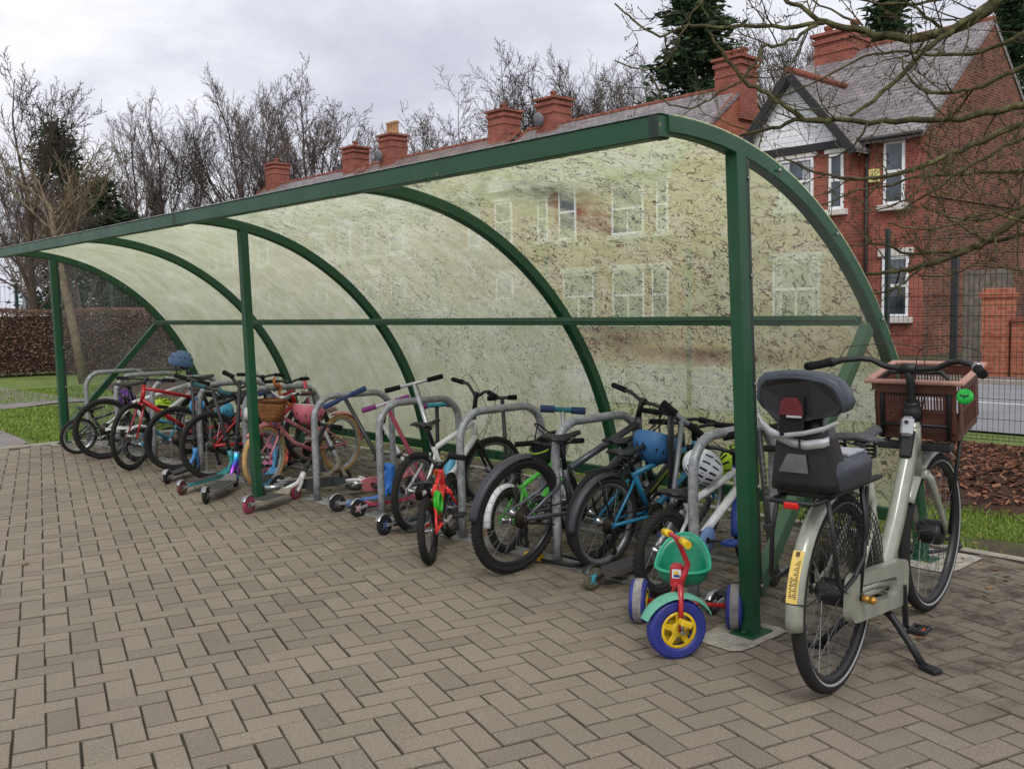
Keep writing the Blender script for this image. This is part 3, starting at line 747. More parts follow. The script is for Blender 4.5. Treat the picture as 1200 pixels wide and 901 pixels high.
# far left fence beyond the hedge
fn=empty('mesh_fence',(0,0,0),label='green mesh fence standing beyond the brown hedge at the far left',cat='fence')
mf=MB(); P0f,P1f=V(2,33,0),V(16,31,0)
for k in range(180): p=P0f.lerp(P1f,k/179)+V(-8+10*k/179,0,0); wire(mf,(p.x,p.y,.2),(p.x,p.y,2.45),.006)
for z in (.4,.9,1.4,1.9,2.4): wire(mf,(-6,33,z),(18,31,z),.008)
mf.build('mesh_panel',paint('sea green mesh wire',(44,84,78),.55,bump=0),fn)
for k in range(9): p=V(-6,33,0).lerp(V(18,31,0),k/8); MB().box((p.x,p.y,1.25),(.09,.07,2.5),b=.005).build('fence_post',paint('sea green mesh post',(36,70,64),.5),fn)

# ------------------------------------------------------------------ hedge
def hedge(name,lab,a,b,w,h,n,mat,cat='hedge',leaf=.045):
    r=empty(name,(0,0,0),label=lab,cat=cat); a=Vector(a);b=Vector(b);L=(b-a).length;t=(b-a).normalized();s=Vector((-t.y,t.x,0))
    mb=MB(); rnd=random.Random(5)
    for k in range(n):
        u=rnd.random()*L; f=rnd.random()
        top=h*(1+.05*noise.noise(Vector((u*.5,0,2)))+.03*noise.noise(Vector((u*2.5,0,2))))
        if f<.28: q=(rnd.uniform(-w/2,w/2),top-abs(rnd.gauss(0,.05)))
        elif f<.9: q=((-w/2 if f<.62 else w/2)*(1-.1*rnd.random())+.06*noise.noise(Vector((u*1.5,rnd.random(),0))),rnd.random()**.9*top)
        else: q=(rnd.uniform(-w/2,w/2),rnd.random()*top)
        p=a+t*u+s*q[0]+V(0,0,q[1]); z=leaf*rnd.uniform(.5,1.4)
        d1=Vector((rnd.gauss(0,1),rnd.gauss(0,1),rnd.gauss(0,1))).normalized(); d2=d1.orthogonal().normalized()
        mb.add([p-d1*z,p+d2*z*.5,p+d1*z,p-d2*z*.5],[(0,1,2,3)])
    mb.build('leaves',mat,r)
    mb=MB()
    for k in range(int(L*16)):
        u=rnd.random()*L; p=a+t*u+s*rnd.uniform(-w*.42,w*.42); q=p+V(rnd.gauss(0,.1),rnd.gauss(0,.1),h*rnd.uniform(.85,1.06)); mb.tube([p,(p+q)/2+V(rnd.gauss(0,.04),rnd.gauss(0,.04),0),q],[.014,.01,.004],4,cap=False,smooth=False)
    core=MB(); core.box(((a+b)/2+V(0,0,h*.46)),(L,w*.55,h*.86),Matrix.Rotation(math.atan2(t.y,t.x),3,'Z')); mb.merge(core)
    mb.build('stems',mottled('hedge inner twigs',[(.3,(40,30,26)),(.7,(74,56,46))],9,6),r)
    return r
hedge('beech_hedge','clipped brown beech hedge across the lawn behind the far end of the shelter',(-8,26.5,0),(13,20.2,0),1.5,1.58,110000,M['hedge'],leaf=.03)
hedge('beech_hedge','brown hedge along the roadside seen through the far roof sheets',(6.9,19,0),(6.9,8,0),.8,1.5,14000,M['hedge'],leaf=.06)
for (x,y,hh_) in ((5.0,16.5,1.25),):
    o=MB(); o.box((x,y,hh_/2),(.09,.09,hh_),b=.01); tag(o.build('timber_post',M['barkpale']),'short pale timber post standing before the brown hedge','post')

# ------------------------------------------------------------------ trees
def rdir(rnd,d,ang):
    o=d.orthogonal().normalized(); o=Matrix.Rotation(rnd.random()*2*PI,3,d)@o
    return (d*math.cos(ang)+o*math.sin(ang)).normalized()
def grow(mb,rnd,p,d,L,r,lvl,cfg,tips=None):
    nseg=cfg['seg'][min(lvl,len(cfg['seg'])-1)]; pts=[p];rs=[r];dd=d.copy();q=p.copy()
    kink=cfg.get('kink',.12)*(1+.4*lvl)
    for i in range(nseg):
        dd=(dd+Vector((rnd.gauss(0,kink),rnd.gauss(0,kink),rnd.gauss(0,kink)))+V(0,0,cfg.get('up',.06)*(1 if lvl else .3))).normalized()
        q=q+dd*(L/nseg); pts.append(q.copy()); rs.append(max(r*(1-(i+1)/nseg*(.55 if lvl==0 else .75)),cfg['rmin']))
    mb.tube(pts,rs,(8 if lvl==0 else 5 if lvl==1 else 3),cap=False,smooth=lvl<2)
    if lvl>=cfg['lv']:
        if tips is not None: tips.append((pts[-1],dd))
        return
    n=cfg['n'][lvl]
    for k in range(n):
        t=cfg['t0'][lvl]+(1-cfg['t0'][lvl])*(k+rnd.random())/n; f=t*nseg; i=min(int(f),nseg-1); b=pts[i].lerp(pts[i+1],f-i)
        ang=math.radians(rnd.uniform(*cfg['ang'][lvl])); sl=L*cfg['ls'][lvl]*rnd.uniform(.7,1.15)*(1.15-.5*t)
        grow(mb,rnd,b,rdir(rnd,(pts[i+1]-pts[i]).normalized(),ang),sl,max(rs[i]*.55*rnd.uniform(.7,1),cfg['rmin']),lvl+1,cfg,tips)
    if tips is not None: tips.append((pts[-1],dd))
broad=dict(seg=[6,6,5,4,3],n=[9,8,7,5],t0=[.28,.2,.15,.1],ang=[(18,42),(20,45),(22,50),(25,55)],ls=[.62,.5,.45,.42],rmin=.011,lv=4,up=.09,kink=.09)
birch=dict(seg=[7,5,4,4,3],n=[16,7,6,4],t0=[.25,.2,.15,.1],ang=[(25,50),(20,45),(25,55),(25,55)],ls=[.36,.5,.5,.5],rmin=.010,lv=4,up=.02,kink=.10)
upright=dict(seg=[6,6,5,4,3],n=[7,6,6,5],t0=[.2,.25,.2,.1],ang=[(14,36),(16,38),(20,45),(22,50)],ls=[.7,.55,.5,.5],rmin=.009,lv=4,up=.10,kink=.075)
def baretree_mesh(seed,cfg,H,r,stems=1,lean=0):
    rnd=random.Random(seed); tr=MB(); cr=MB(); tips=[]
    for s in range(stems):
        d=Vector((rnd.gauss(0,.05+.14*(stems>1)),rnd.gauss(0,.05+.14*(stems>1)),1)).normalized()
        # trunk separate from the crown
        pts=[V(0,0,-.1)];rs=[r*1.15];q=V(0,0,-.1);dd=d.copy();L=H*.62;n=7
        for i in range(n):
            dd=(dd+Vector((rnd.gauss(0,.05),rnd.gauss(0,.05),.04))).normalized(); q=q+dd*L/n; pts.append(q.copy()); rs.append(r*(1-.7*(i+1)/n))
        tr.tube(pts,rs,8,cap=False)
        for k in range(cfg['n'][0]):
            t=cfg['t0'][0]+(1-cfg['t0'][0])*(k+rnd.random())/cfg['n'][0]; f=t*n;i=min(int(f),n-1); b=pts[i].lerp(pts[i+1],f-i)
            grow(cr,rnd,b,rdir(rnd,(pts[i+1]-pts[i]).normalized(),math.radians(rnd.uniform(*cfg['ang'][0]))),H*.5*rnd.uniform(.75,1.1)*(1.25-.55*t),rs[i]*.5,1,cfg,tips)
        grow(cr,rnd,pts[-1],dd,H*.36,rs[-1],1,cfg,tips)
    zm=max(v[2] for v in cr.v); k=H/zm
    for b in (tr,cr): b.v=[(x*k,y*k,z*k) for x,y,z in b.v]
    return tr,cr
BT={}
def bare(x,y,H,kind,label,seed,rot=0,mat='barkfar',group=None,sx=1):
    key=(kind,seed)
    if key not in BT:
        cfg={'broad':broad,'birch':birch,'up':upright}[kind]; tr,cr=baretree_mesh(seed,cfg,14,.24 if kind!='birch' else .15,1 if kind!='up' else 2)
        root=empty('bare_tree',(x,y,0),label=label,cat='tree',group=group); tr.build('trunk',M[mat],root); cr.build('crown',M[mat],root); BT[key]=root
    else:
        root=copy_tree(BT[key]); root['label']=label
        if group: root['group']=group
    root.location=(x,y,-.05); root.rotation_euler=(0,0,rot); root.scale=(H/14*sx,H/14*sx,H/14); return root
def needle_tree(name,x,y,H,R,label,n,mat,seed,base=.12,shape=1.0,leaf=.16,droop=-.15):
    rnd=random.Random(seed); root=empty(name,(x,y,0),label=label,cat='tree'); tr=MB(); tr.tube([(0,0,0),(0.05,0,H*.5),(0,0,H*.97)],[H*.02,H*.013,.02],8); cr=MB(); lf=MB()
    nb=int(H*9)
    for k in range(nb):
        t=base+(1-base)*(k/nb); z=H*t; rad=R*((1-t)**.75)*rnd.uniform(.55,1.15)*shape+.15; a=rnd.random()*2*PI
        d=V(math.cos(a),math.sin(a),rnd.uniform(-.05,.35)); e=V(0,0,z)+d*rad; tr.tube([(0,0,z),(e.x*.6,e.y*.6,z+(e.z-z)*.75),tuple(e)],[.04,.02,.008],4,cap=False,smooth=False)
        for q in range(n//nb):
            f=rnd.random()**.6; c=V(0,0,z)+d*rad*f+Vector((rnd.gauss(0,.22),rnd.gauss(0,.22),rnd.gauss(0,.16)))*(.5+.25*R)
            s=leaf*rnd.uniform(.6,1.4); d1=(d+Vector((rnd.gauss(0,.5),rnd.gauss(0,.5),droop+rnd.gauss(0,.4)))).normalized(); d2=d1.orthogonal().normalized(); d2=Matrix.Rotation(rnd.random()*6.3,3,d1)@d2
            lf.add([c-d1*s,c+d2*s*.28,c+d1*s,c-d2*s*.28],[(0,1,2,3)])
    tr.build('trunk',M['bark'],root); lf.build('crown',mat,root); return root
def ivy_on(root,x,y,H,R,n,seed):
    rnd=random.Random(seed); lf=MB()
    for k in range(n):
        t=rnd.random(); z=H*t; rad=R*(1-.6*t)*(.7+.5*noise.noise(Vector((z*.8,seed,0))))*rnd.random()**.4; a=rnd.random()*6.3; c=V(math.cos(a)*rad,math.sin(a)*rad,z)
        s=rnd.uniform(.06,.14); d1=Vector((rnd.gauss(0,1),rnd.gauss(0,1),rnd.gauss(0,1))).normalized(); d2=d1.orthogonal().normalized(); lf.add([c-d1*s,c+d2*s*.7,c+d1*s,c-d2*s*.7],[(0,1,2,3)])
    o=lf.build('ivy',M['ivy'],root); return o
# ------------------------------------------------------------------ materials for cycles
def P_(n,rgb,rough=.4,metal=0,dirt=.2,**k): return paint(n,rgb,rough,metal,dirt,**k)
RUB=P_('tyre rubber',(42,41,40),.85,0,.5,scale=60,bump=.15,spec=.2); BLK=P_('black plastic',(24,24,26),.5,0,.2); GRIP=P_('black foam grip',(22,22,23),.9,0,.2,spec=.2)
STL=P_('brushed steel',(158,160,163),.3,.85,.2); ALU=P_('silver alloy',(186,188,190),.32,.6,.15); CHN=P_('oily chain',(58,52,46),.45,.6,.5); RIMB=P_('black rim',(40,40,42),.4,.2,.2)
SPK=P_('steel spoke',(130,132,134),.35,.7,.2,bump=0); SPKB=P_('black spoke',(50,50,52),.4,.4,.2,bump=0)
MX=lambda x,y,z: Matrix.Translation((x,y,z))
RY90=Matrix.Rotation(PI/2,4,'X')
def wheel(par,X,Mt,R,tw,rimmat,tyremat=RUB,spokes=28,spokemat=None,knobs=0,disc=False,cass=0,hubmat=None,name='wheel',side=None,reflect=False,mag=None,stripe=None,yoff=0):
    """wheel about the local y axis, centre X (x,z), extra transform Mt"""
    T=Mt@MX(X[0],yoff,X[1])@RY90       # lathe z -> local -y
    ri=R-tw*1.05; rim=MB()
    rw=tw*.55
    rim.lathe([(ri-.012,-rw*.35),(ri+.004,-rw*.6),(ri+.012,-rw*.6),(ri+.006,-rw*.35),(ri+.006,rw*.35),(ri+.012,rw*.6),(ri+.004,rw*.6),(ri-.012,rw*.35),(ri-.012,-rw*.35)],40,T,0)
    hw=.045 if R>.2 else .032; hr=.018 if R>.2 else .014
    rim.lathe([(.004,-hw-.02),(.006,-hw-.02),(.006,-hw),(hr*1.5,-hw+.004),(hr*1.5,-hw+.008),(hr*.8,-hw+.014),(hr*.8,hw-.014),(hr*1.5,hw-.008),(hr*1.5,hw-.004),(.006,hw),(.006,hw+.02),(.004,hw+.02)],14,T,1)
    if mag:
        for k in range(5):
            a=2*PI*k/5; d=Vector((math.cos(a),math.sin(a),0)); t=Vector((-d.y,d.x,0))
            P=[d*.02+t*.012,d*(ri-.005)+t*.02,d*(ri-.005)-t*.02,d*.02-t*.012]; Q=[T@(p+V(0,0,-.009)) for p in P]; n=(T.to_3x3()@V(0,0,1)).normalized(); rim.prism(Q,n,.018,2)
    else:
        for k in range(spokes):
            a=2*PI*k/spokes; sd=1 if k%2 else -1; off=(.42 if (k//2)%2 else -.42)
            p=T@V(hr*1.4*math.cos(a+off*2.6),hr*1.4*math.sin(a+off*2.6),sd*(hw-.006)); q=T@V((ri-.008)*math.cos(a),(ri-.008)*math.sin(a),0)
            rim.tube([p,q],.0013 if R>.2 else .0014,3,2,cap=False,smooth=False)
    w=rim.build(name,[rimmat,hubmat or STL,(mag or spokemat or SPK)],par)
    ty=MB(); n=48; prof=[(R-tw+tw/2*(1+0)*1.0+tw/2*math.cos(t),tw/2*math.sin(t)) for t in [2*PI*i/12 for i in range(13)]]
    prof=[(R-tw/2+tw/2*math.cos(2*PI*i/12),tw/2*math.sin(2*PI*i/12)) for i in range(13)]
    ty.lathe(prof,n,T,0)
    if knobs:
        for k in range(knobs):
            a=2*PI*k/knobs
            for row in (-.38,0,.38):
                b=a+(PI/knobs if row==0 else 0); th=row*PI*.62; rr_=R-tw/2+tw/2*math.cos(th); yy=tw/2*math.sin(th)
                c=V(rr_*math.cos(b),rr_*math.sin(b),yy); rad=V(math.cos(b)*math.cos(th),math.sin(b)*math.cos(th),math.sin(th)); tan=V(-math.sin(b),math.cos(b),0); u=rad.cross(tan)
                Rm=Matrix((rad,tan,u)).transposed(); t_=MB().box(c+rad*.0015,(.006,2*PI*R/knobs*.5,tw*.17),Rm); t_.v=[tuple(T@Vector(p)) for p in t_.v]; ty.merge(t_)
    t=ty.build('tyre',tyremat,w)
    if stripe:
        s=MB()
        for sg in(-1,1): s.lathe([(R-tw*.80,sg*tw*.43),(R-tw*.72,sg*tw*.475),(R-tw*.64,sg*tw*.50)],48,T,0,cap=False)
        s.build('side_stripe',stripe,w)
    if disc:
        s=MB(); s.lathe([(.03,.045),(R*.26,.045),(R*.26,.048),(.03,.048)],24,T,0); s.build('brake_disc',STL,w)
    if cass:
        s=MB(); sg=cass
        for k in range(7):
            rr_=.028+.0052*k*(R/.3); z=hw-.002+.0045*(6-k)-.01
            pr=[(rr_-.008,z),(rr_,z),(rr_,z+.0022),(rr_-.008,z+.0022)]; s.lathe(pr,28,T,0)
        s.lathe([(.02,hw-.02),(.02,hw+.02)],12,T,0); s.build('cassette',CHN,w)
    return w
def guard(par,X,Mt,R,w,a0,a1,mat,name='mudguard',deep=.006):
    s=MB(); n=22; P=[];F=[]
    sec=[(-w/2,-.012),(-w/2*.7,.002),(0,deep),(w/2*.7,.002),(w/2,-.012)]
    for i in range(n+1):
        a=math.radians(a0+(a1-a0)*i/n)
        for y,dr in sec+[(y,dr-.003) for y,dr in reversed(sec)]:
            P.append(Mt@V(X[0]+(R+dr)*math.cos(a),y,X[1]+(R+dr)*math.sin(a)))
    k=len(sec)*2
    for i in range(n):
        for j in range(k): l=(j+1)%k; F.append((i*k+j,(i+1)*k+j,(i+1)*k+l,i*k+l))
    F.append(tuple(range(k)));F.append(tuple(reversed(range(n*k,(n+1)*k)))); s.add(P,F,0,True); return s.build(name,mat,par,recalc=True)
def steerM(hb,ht,deg):
    ax=Vector((ht[0]-hb[0],0,ht[1]-hb[1])).normalized(); T=MX(hb[0],0,hb[1]); return T@Matrix.Rotation(math.radians(deg),4,ax)@T.inverted()
def saddle(par,sp,top,ln,wd,mat,postmat,post_from):
    s=MB(); P=[];F=[]; n=12; x0=top[0]-ln*.48
    for i in range(n+1):
        t=i/n; ww=wd*.5*(1-.78*min(1,max(0,(t-.22)/.45))**.8)*(1-.35*max(0,(.12-t)/.12)); ww=max(ww,.016)
        if t>.93: ww*=.75
        z=top[1]+.012*math.cos(t*PI*2)*.6-.006; th=.032-.010*t
        for j in range(10):
            a=2*PI*j/10; yy=math.cos(a)*ww; zz=math.sin(a)*th*.5*(1-.35*abs(math.cos(a)))-(.012*abs(math.cos(a))**2)
            P.append(V(x0+ln*t,yy,z+zz))
    for i in range(n):
        for j in range(10): l=(j+1)%10; F.append((i*10+j,i*10+l,(i+1)*10+l,(i+1)*10+j))
    F.append(tuple(range(10)));F.append(tuple(reversed(range(n*10,(n+1)*10)))); s.add(P,F,0,True)
    o=s.build('saddle',mat,par,recalc=True)
    r=MB(); 
    for sg in(-1,1): r.tube([(x0+ln*.12,sg*.022,top[1]-.022),(x0+ln*.3,sg*.022,top[1]-.04),(x0+ln*.6,sg*.02,top[1]-.04),(x0+ln*.85,sg*.008,top[1]-.02)],.0035,6)
    r.build('saddle_rails',STL,o)
    q=MB(); q.tube([(post_from[0],0,post_from[1]),(top[0],0,top[1]-.045)],.0135,10); q.box((top[0],0,top[1]-.042),(.045,.05,.02),b=.004); q.build('seat_post',postmat,par)
    return o
def bars(par,Mt,c,stem_from,W,rise=.02,sweep=.03,mat=BLK,gripmat=GRIP,gl=.11,levers=True,barr=.011,stemmat=None,tilt=0,bell=None,gripr=.0165,name='handlebar',ends=False):
    """c=(x,z) clamp; W total width"""
    h=MB(); st=[]
    for k in range(-8,9):
        t=k/8; a=abs(t); y=t*W/2; z=rise*min(1,max(0,(a-.12)/.3)); x=-sweep*max(0,(a-.35)/.65)**1.2
        st.append(Mt@V(c[0]+x,y,c[1]+z))
    h.tube(st,barr,10)
    h.tube([Mt@V(stem_from[0],0,stem_from[1]),Mt@V(stem_from[0]*.6+c[0]*.4,0,max(c[1],stem_from[1])-.004),Mt@V(c[0],0,c[1])],[.017,.016,.017],10,1)
    h.tube([Mt@V(c[0],-.022,c[1]),Mt@V(c[0],.022,c[1])],.019,12,1)
    o=h.build(name,[mat,stemmat or mat],par)
    for sg in(-1,1):
        g=MB(); a=st[0] if sg<0 else st[-1]; d=((st[1] if sg<0 else st[-2])-a).normalized(); 
        g.tube([a-d*.006,a,a+d*.008,a+d*.02,a+d*(gl-.01),a+d*gl],[gripr*.9,gripr*1.25 if ends else gripr,gripr*1.15 if ends else gripr,gripr,gripr,gripr*1.15],12); g.build('grip',gripmat,o)
        if levers:
            l=MB(); b=a+d*(gl+.02); fw=(Mt.to_3x3()@V(1,0,-.25)).normalized(); l.tube([b,b+fw*.03],.012,8); l.tube([b+fw*.03,b+fw*.045-d*.03,b+fw*.05-d*.075,b+fw*.042-d*.11],[.008,.006,.005,.004],6); l.build('brake_lever',BLK,o)
    return o,st
def crank(par,bb,side,rr_,L,ang,mat,ringmat,pedmat=BLK,guardmat=None,yo=.05,double=True):
    s=MB(); T=MX(bb[0],0,bb[1])@RY90; y=yo
    # side=+1: drive side at local -y (the bike's right)
    s.lathe([(.0,-side*-(y-.01)),(.02,(y-.01))] if 0 else [(.016,-y),(.016,y)],12,T,0)
    z=y-.012
    s.lathe([(rr_*.78,z),(rr_,z),(rr_,z+.003),(rr_*.78,z+.003)],30,T,1)
    for k in range(5): a=2*PI*k/5; p=T@V(0,0,z+.002); q=T@V(rr_*.85*math.cos(a),rr_*.85*math.sin(a),z+.002); s.bar(p,q,.012,.005,0,up=T.to_3x3()@V(0,0,1),bev=.001)
    if guardmat: s.lathe([(.02,z+.006),(rr_*1.18,z+.006),(rr_*1.18,z+.009),(.02,z+.009)],30,T,2)
    a=math.radians(ang); ends=[]
    for sg in (1,-1):
        d=V(math.cos(a)*sg,0,math.sin(a)*sg); p=V(bb[0],-sg*(y+.006),bb[1]); q=p+d*L+V(0,-sg*.008,0); s.bar(p,q,.012,.022,0,up=(0,1,0),bev=.004) ; ends.append((q,sg))
    o=s.build('crankset',[mat,ringmat]+([guardmat] if guardmat else []),par)
    for q,sg in ends:
        p=MB(); c=q+V(0,-sg*.05,0); p.box(c,(.09,.022,.012),b=.004); p.box(c+V(0,-sg*.028,0),(.09,.012,.02),b=.004); p.box(c+V(0,sg*.028,0),(.09,.012,.02),b=.004); p.box(c+V(.04,0,0),(.012,.07,.02),b=.004); p.box(c-V(.04,0,0),(.012,.07,.02),b=.004); p.tube([q,c],.006,6); p.build('pedal',pedmat,o)
    return o
def chainloop(par,bb,ax,r1,r2,y,mat=CHN):
    c=MB(); P=[]
    for k in range(13): a=-PI/2+PI*k/12; P.append(V(bb[0]+r1*math.cos(a),-y,bb[1]+r1*math.sin(a)))
    for k in range(9): a=PI/2+PI*k/8; P.append(V(ax[0]+r2*math.cos(a),-y,ax[1]+r2*math.sin(a)))
    c.tube(P,.0042,5,closed=True,flat=(1,.7)); return c.build('chain',mat,par)
def cable(par,pts,mat=BLK,r=.0022,name='brake_cable'):
    c=MB(); 
    P=[Vector(p) for p in pts]; o=[]
    for i in range(len(P)-1):
        a=P[max(i-1,0)];b=P[i];cc_=P[i+1];d=P[min(i+2,len(P)-1)]
        for j in range(5): t=j/5; o.append(.5*((2*b)+(cc_-a)*t+(2*a-5*b+4*cc_-d)*t*t+(3*b-a-3*cc_+d)*t*t*t))
    o.append(P[-1]); c.tube(o,r,5); return c.build(name,mat,par)
G_BIKE='bicycles parked in the racks'
def bike(label,rear,yaw,wb,R,frame,*,Rf=None,bb,st,ht,hb,sad,clamp,tt=None,dt=None,W=.58,rise=.02,sweep=.03,tw=.045,tr=.017,roll=0,steer=0,forkmat=None,rimmat=RIMB,spokes=28,knobs=0,stripe=None,
         fenders=None,fa=(0,180),cass=True,disc=False,levers=True,gripmat=GRIP,barmat=BLK,barr=.011,saddlemat=BLK,sadl=.26,sadw=.15,crankang=-30,ring=.075,crankL=.16,ringmat=CHN,guardmat=None,pedmat=BLK,stepthrough=False,suspension=False,
         tyremat=RUB,mag=None,ends=False,postmat=None,cat='bicycle',name='bicycle',extra=None,spokemat=None,cables=True,fendw=None,cargo=None,gl=.11,group=G_BIKE,z0=0,rearx=None):
    tw*=.86
    root=empty(name,(rear[0],rear[1],z0),(math.radians(roll),0,math.radians(yaw)),label,cat,group); root.rotation_mode='XYZ'
    I=Matrix.Identity(4); Ms=steerM(hb,ht,steer); Rf=Rf or R; ax=(0,R); fx=(wb,Rf)
    forkmat=forkmat or frame; f=MB()
    tta=tt[0] if tt else (st[0],st[1]-.02); ttb=tt[1] if tt else (ht[0],ht[1]-.02); dta=dt[0] if dt else (bb[0],bb[1]); dtb=dt[1] if dt else (hb[0],hb[1]+.015)
    f.tube([(bb[0],0,bb[1]),(st[0],0,st[1])],tr*.95,12); f.tube([(hb[0],0,hb[1]),(ht[0],0,ht[1])],tr*1.15,14)
    f.tube([(tta[0],0,tta[1]),(ttb[0],0,ttb[1])],tr,12); 
    if stepthrough: 
        m_=((dta[0]+dtb[0])/2+.02,(dta[1]+dtb[1])/2-.035); f.tube([(dta[0],0,dta[1]),(m_[0],0,m_[1]),(dtb[0],0,dtb[1])],tr*1.2,12)
    else: f.tube([(dta[0],0,dta[1]),(dtb[0],0,dtb[1])],tr*1.25,12)
    f.tube([(bb[0],-.036,bb[1]),(bb[0],.036,bb[1])],tr*1.2,14)
    yw=.062 if R>.22 else .05; ssx=(st[0]-.01,st[1]-.05)
    for sg in(-1,1):
        f.tube([(bb[0],sg*.03,bb[1]),(bb[0]-.1*(bb[0]/.4),sg*(tw/2+.018),(bb[1]*.75+R*.25)),(0,sg*yw,R)],tr*.62,8)
        f.tube([(ssx[0],sg*.018,ssx[1]),(ssx[0]*.75,sg*(tw/2+.014),R+(ssx[1]-R)*.75),(0,sg*yw,R)],tr*.5,8)
        f.box((0,sg*yw,R),(.03,.008,.035),b=.003)
    f.build('frame',frame,root)
    fk=MB(); Q=lambda x,y,z: Ms@V(x,y,z)
    for sg in(-1,1):
        c0=(hb[0]+(wb-hb[0])*.12,hb[1]-.03)
        if suspension: 
            fk.tube([Q(c0[0],sg*.055,c0[1]),Q((c0[0]+wb)/2-.01,sg*.058,(c0[1]+Rf)/2)],.014,10); fk.tube([Q((c0[0]+wb)/2-.012,sg*.058,(c0[1]+Rf)/2+.01),Q(wb,sg*.06,Rf)],.019,10)
        else: fk.tube([Q(hb[0],sg*.012,hb[1]),Q(c0[0],sg*(tw/2+.018),c0[1]),Q((c0[0]+wb)/2-.006,sg*(tw/2+.02),(c0[1]+Rf)/2),Q(wb,sg*.05,Rf)],[tr*.7,tr*.72,tr*.6,tr*.42],10)
        fk.box(Q(wb,sg*.055,Rf),(.025,.008,.03),b=.003)
    fk.tube([Q(c0[0],-.058 if suspension else -.04,c0[1]),Q(c0[0],.058 if suspension else .04,c0[1])],tr,10); fk.tube([Q(hb[0],0,hb[1]),Q(ht[0],0,ht[1]+.012)],tr*1.0,10)
    fk.build('fork',forkmat,root)
    kw=dict(tyremat=tyremat,spokes=spokes,knobs=knobs,stripe=stripe,mag=mag,spokemat=spokemat)
    wheel(root,ax,I,R,tw,rimmat,cass=-1 if cass else 0,disc=disc,**kw); wheel(root,fx,Ms,Rf,tw,rimmat,disc=disc,**kw)
    if fenders:
        fw=fendw or tw*1.25
        guard(root,ax,I,R+.018,fw,70,182,fenders,'mudguard'); guard(root,fx,Ms,Rf+.018,fw,45,150,fenders,'mudguard')
    saddle(root,None,sad,sadl,sadw,saddlemat,postmat or BLK,st)
    o,stn=bars(root,Ms,clamp,(ht[0],ht[1]+.01),W,rise,sweep,barmat,gripmat,gl,levers,barr,ends=ends)
    crank(root,bb,1,ring,crankL,crankang,BLK if R>.2 else ALU,ringmat,pedmat,guardmat)
    chainloop(root,bb,ax,ring,.03 if cass else .022,.042)
    if cass:
        d=MB(); d.bar((.0,-.055,R-.02),(.02,-.05,R-.08),.02,.02); d.bar((.015,-.048,R-.06),(.035,-.045,R-.15),.012,.02)
        for q in ((.02,R-.075),(.035,R-.15)): d.lathe([(.004,-.005),(.02,-.004),(.02,.004),(.004,.005)],12,MX(q[0],-.045,q[1])@RY90)
        d.build('derailleur',BLK,root)
    b=MB()
    for sg in(-1,1):
        b.bar(Q(hb[0]+(wb-hb[0])*.3,sg*(tw/2+.03),hb[1]-.1*(R/.3)),Q(hb[0]+(wb-hb[0])*.22,sg*(tw/2+.022),hb[1]+.0),.014,.014); 
    b.build('brake_caliper',BLK,root)
    if cables and levers:
        for k,sg in((0,-1),(1,1)):
            a=stn[2] if sg<0 else stn[-3]; cable(root,[a,a+Ms.to_3x3()@V(.07,-sg*.03,.04),Ms@V(hb[0]+.10,sg*.02,(clamp[1]+hb[1])/2),Ms@V(hb[0]+.03,sg*.03,hb[1]-.02)])
    root['_ms']=0; del root['_ms']
    return root,Ms
def local_obj(mb,name,mat,root,sub=None): return mb.build(name,mat,sub or root)

# ------------------------------------------------------------------ big step-through bike on the right
SAGE=P_('pale sage enamel',(150,154,140),.32,.1,.32,scale=14,coat=.5)
YEL=P_('yellow sticker',(222,182,60),.5); ORG=P_('orange reflector',(196,84,30),.3); REDL=P_('red rear lamp',(196,24,20),.3)
def text(par,txt,size,loc,rot,mat,ext=.0006,name='lettering'):
    cu=bpy.data.curves.new(name,'FONT'); cu.body=txt; cu.size=size; cu.extrude=ext; cu.align_x='CENTER'; cu.align_y='CENTER'
    t=bpy.data.objects.new(name,cu); C.objects.link(t); dg=bpy.context.evaluated_depsgraph_get(); me=bpy.data.meshes.new_from_object(t.evaluated_get(dg)); bpy.data.objects.remove(t)
    o=bpy.data.objects.new(name,me); C.objects.link(o); me.materials.append(mat); o.parent=par; o.location=loc; o.rotation_euler=rot; return o
D=empty('bicycle',(-.2906,-.5368,0),(0,0,math.radians(7.68)),'large pale sage step-through bicycle with a child seat, front crate carrier and double kickstand','bicycle')
wbD=1.13; RD=.355; bbD=(.475,.285); hbD=(.905,.66); htD=(.855,.90); I4=Matrix.Identity(4); Msd=steerM(hbD,htD,-3)
f=MB(); 
f.tube([(.845,0,.83),(.80,0,.72),(.66,0,.50),(.52,0,.33),(.475,0,.285)],[.036,.040,.042,.044,.046],16,flat=(1.15,.8)); f.tube([(hbD[0],0,hbD[1]-.02),(htD[0],0,htD[1])],[.030,.027],16)
f.tube([(.845,0,.86),(.88,0,.74)],.036,14)
f.tube([(bbD[0],0,bbD[1]),(.35,0,.60),(.31,0,.72)],[.026,.022,.020],14)
f.tube([(bbD[0],-.04,bbD[1]),(bbD[0],.04,bbD[1])],.034,16)
for sg in(-1,1):
    f.tube([(bbD[0]-.02,sg*.04,bbD[1]),(.25,sg*.055,.31),(0,sg*.07,RD)],.014,10); f.tube([(.335,sg*.02,.64),(.24,sg*.045,.55),(0,sg*.07,RD)],.0105,10); f.box((0,sg*.07,RD),(.05,.01,.05),b=.006)
f.build('frame',SAGE,D)
f=MB()
for sg in(-1,1): f.tube([Msd@V(*p) for p in ((.905,sg*.03,.665),(.93,sg*.052,.63),(1.02,sg*.056,.52),(1.10,sg*.06,.42),(1.13,sg*.062,RD))],[.017,.019,.016,.013,.011],12)
f.tube([Msd@V(.915,-.055,.648),Msd@V(.915,.055,.648)],.02,12); f.build('fork',SAGE,D)
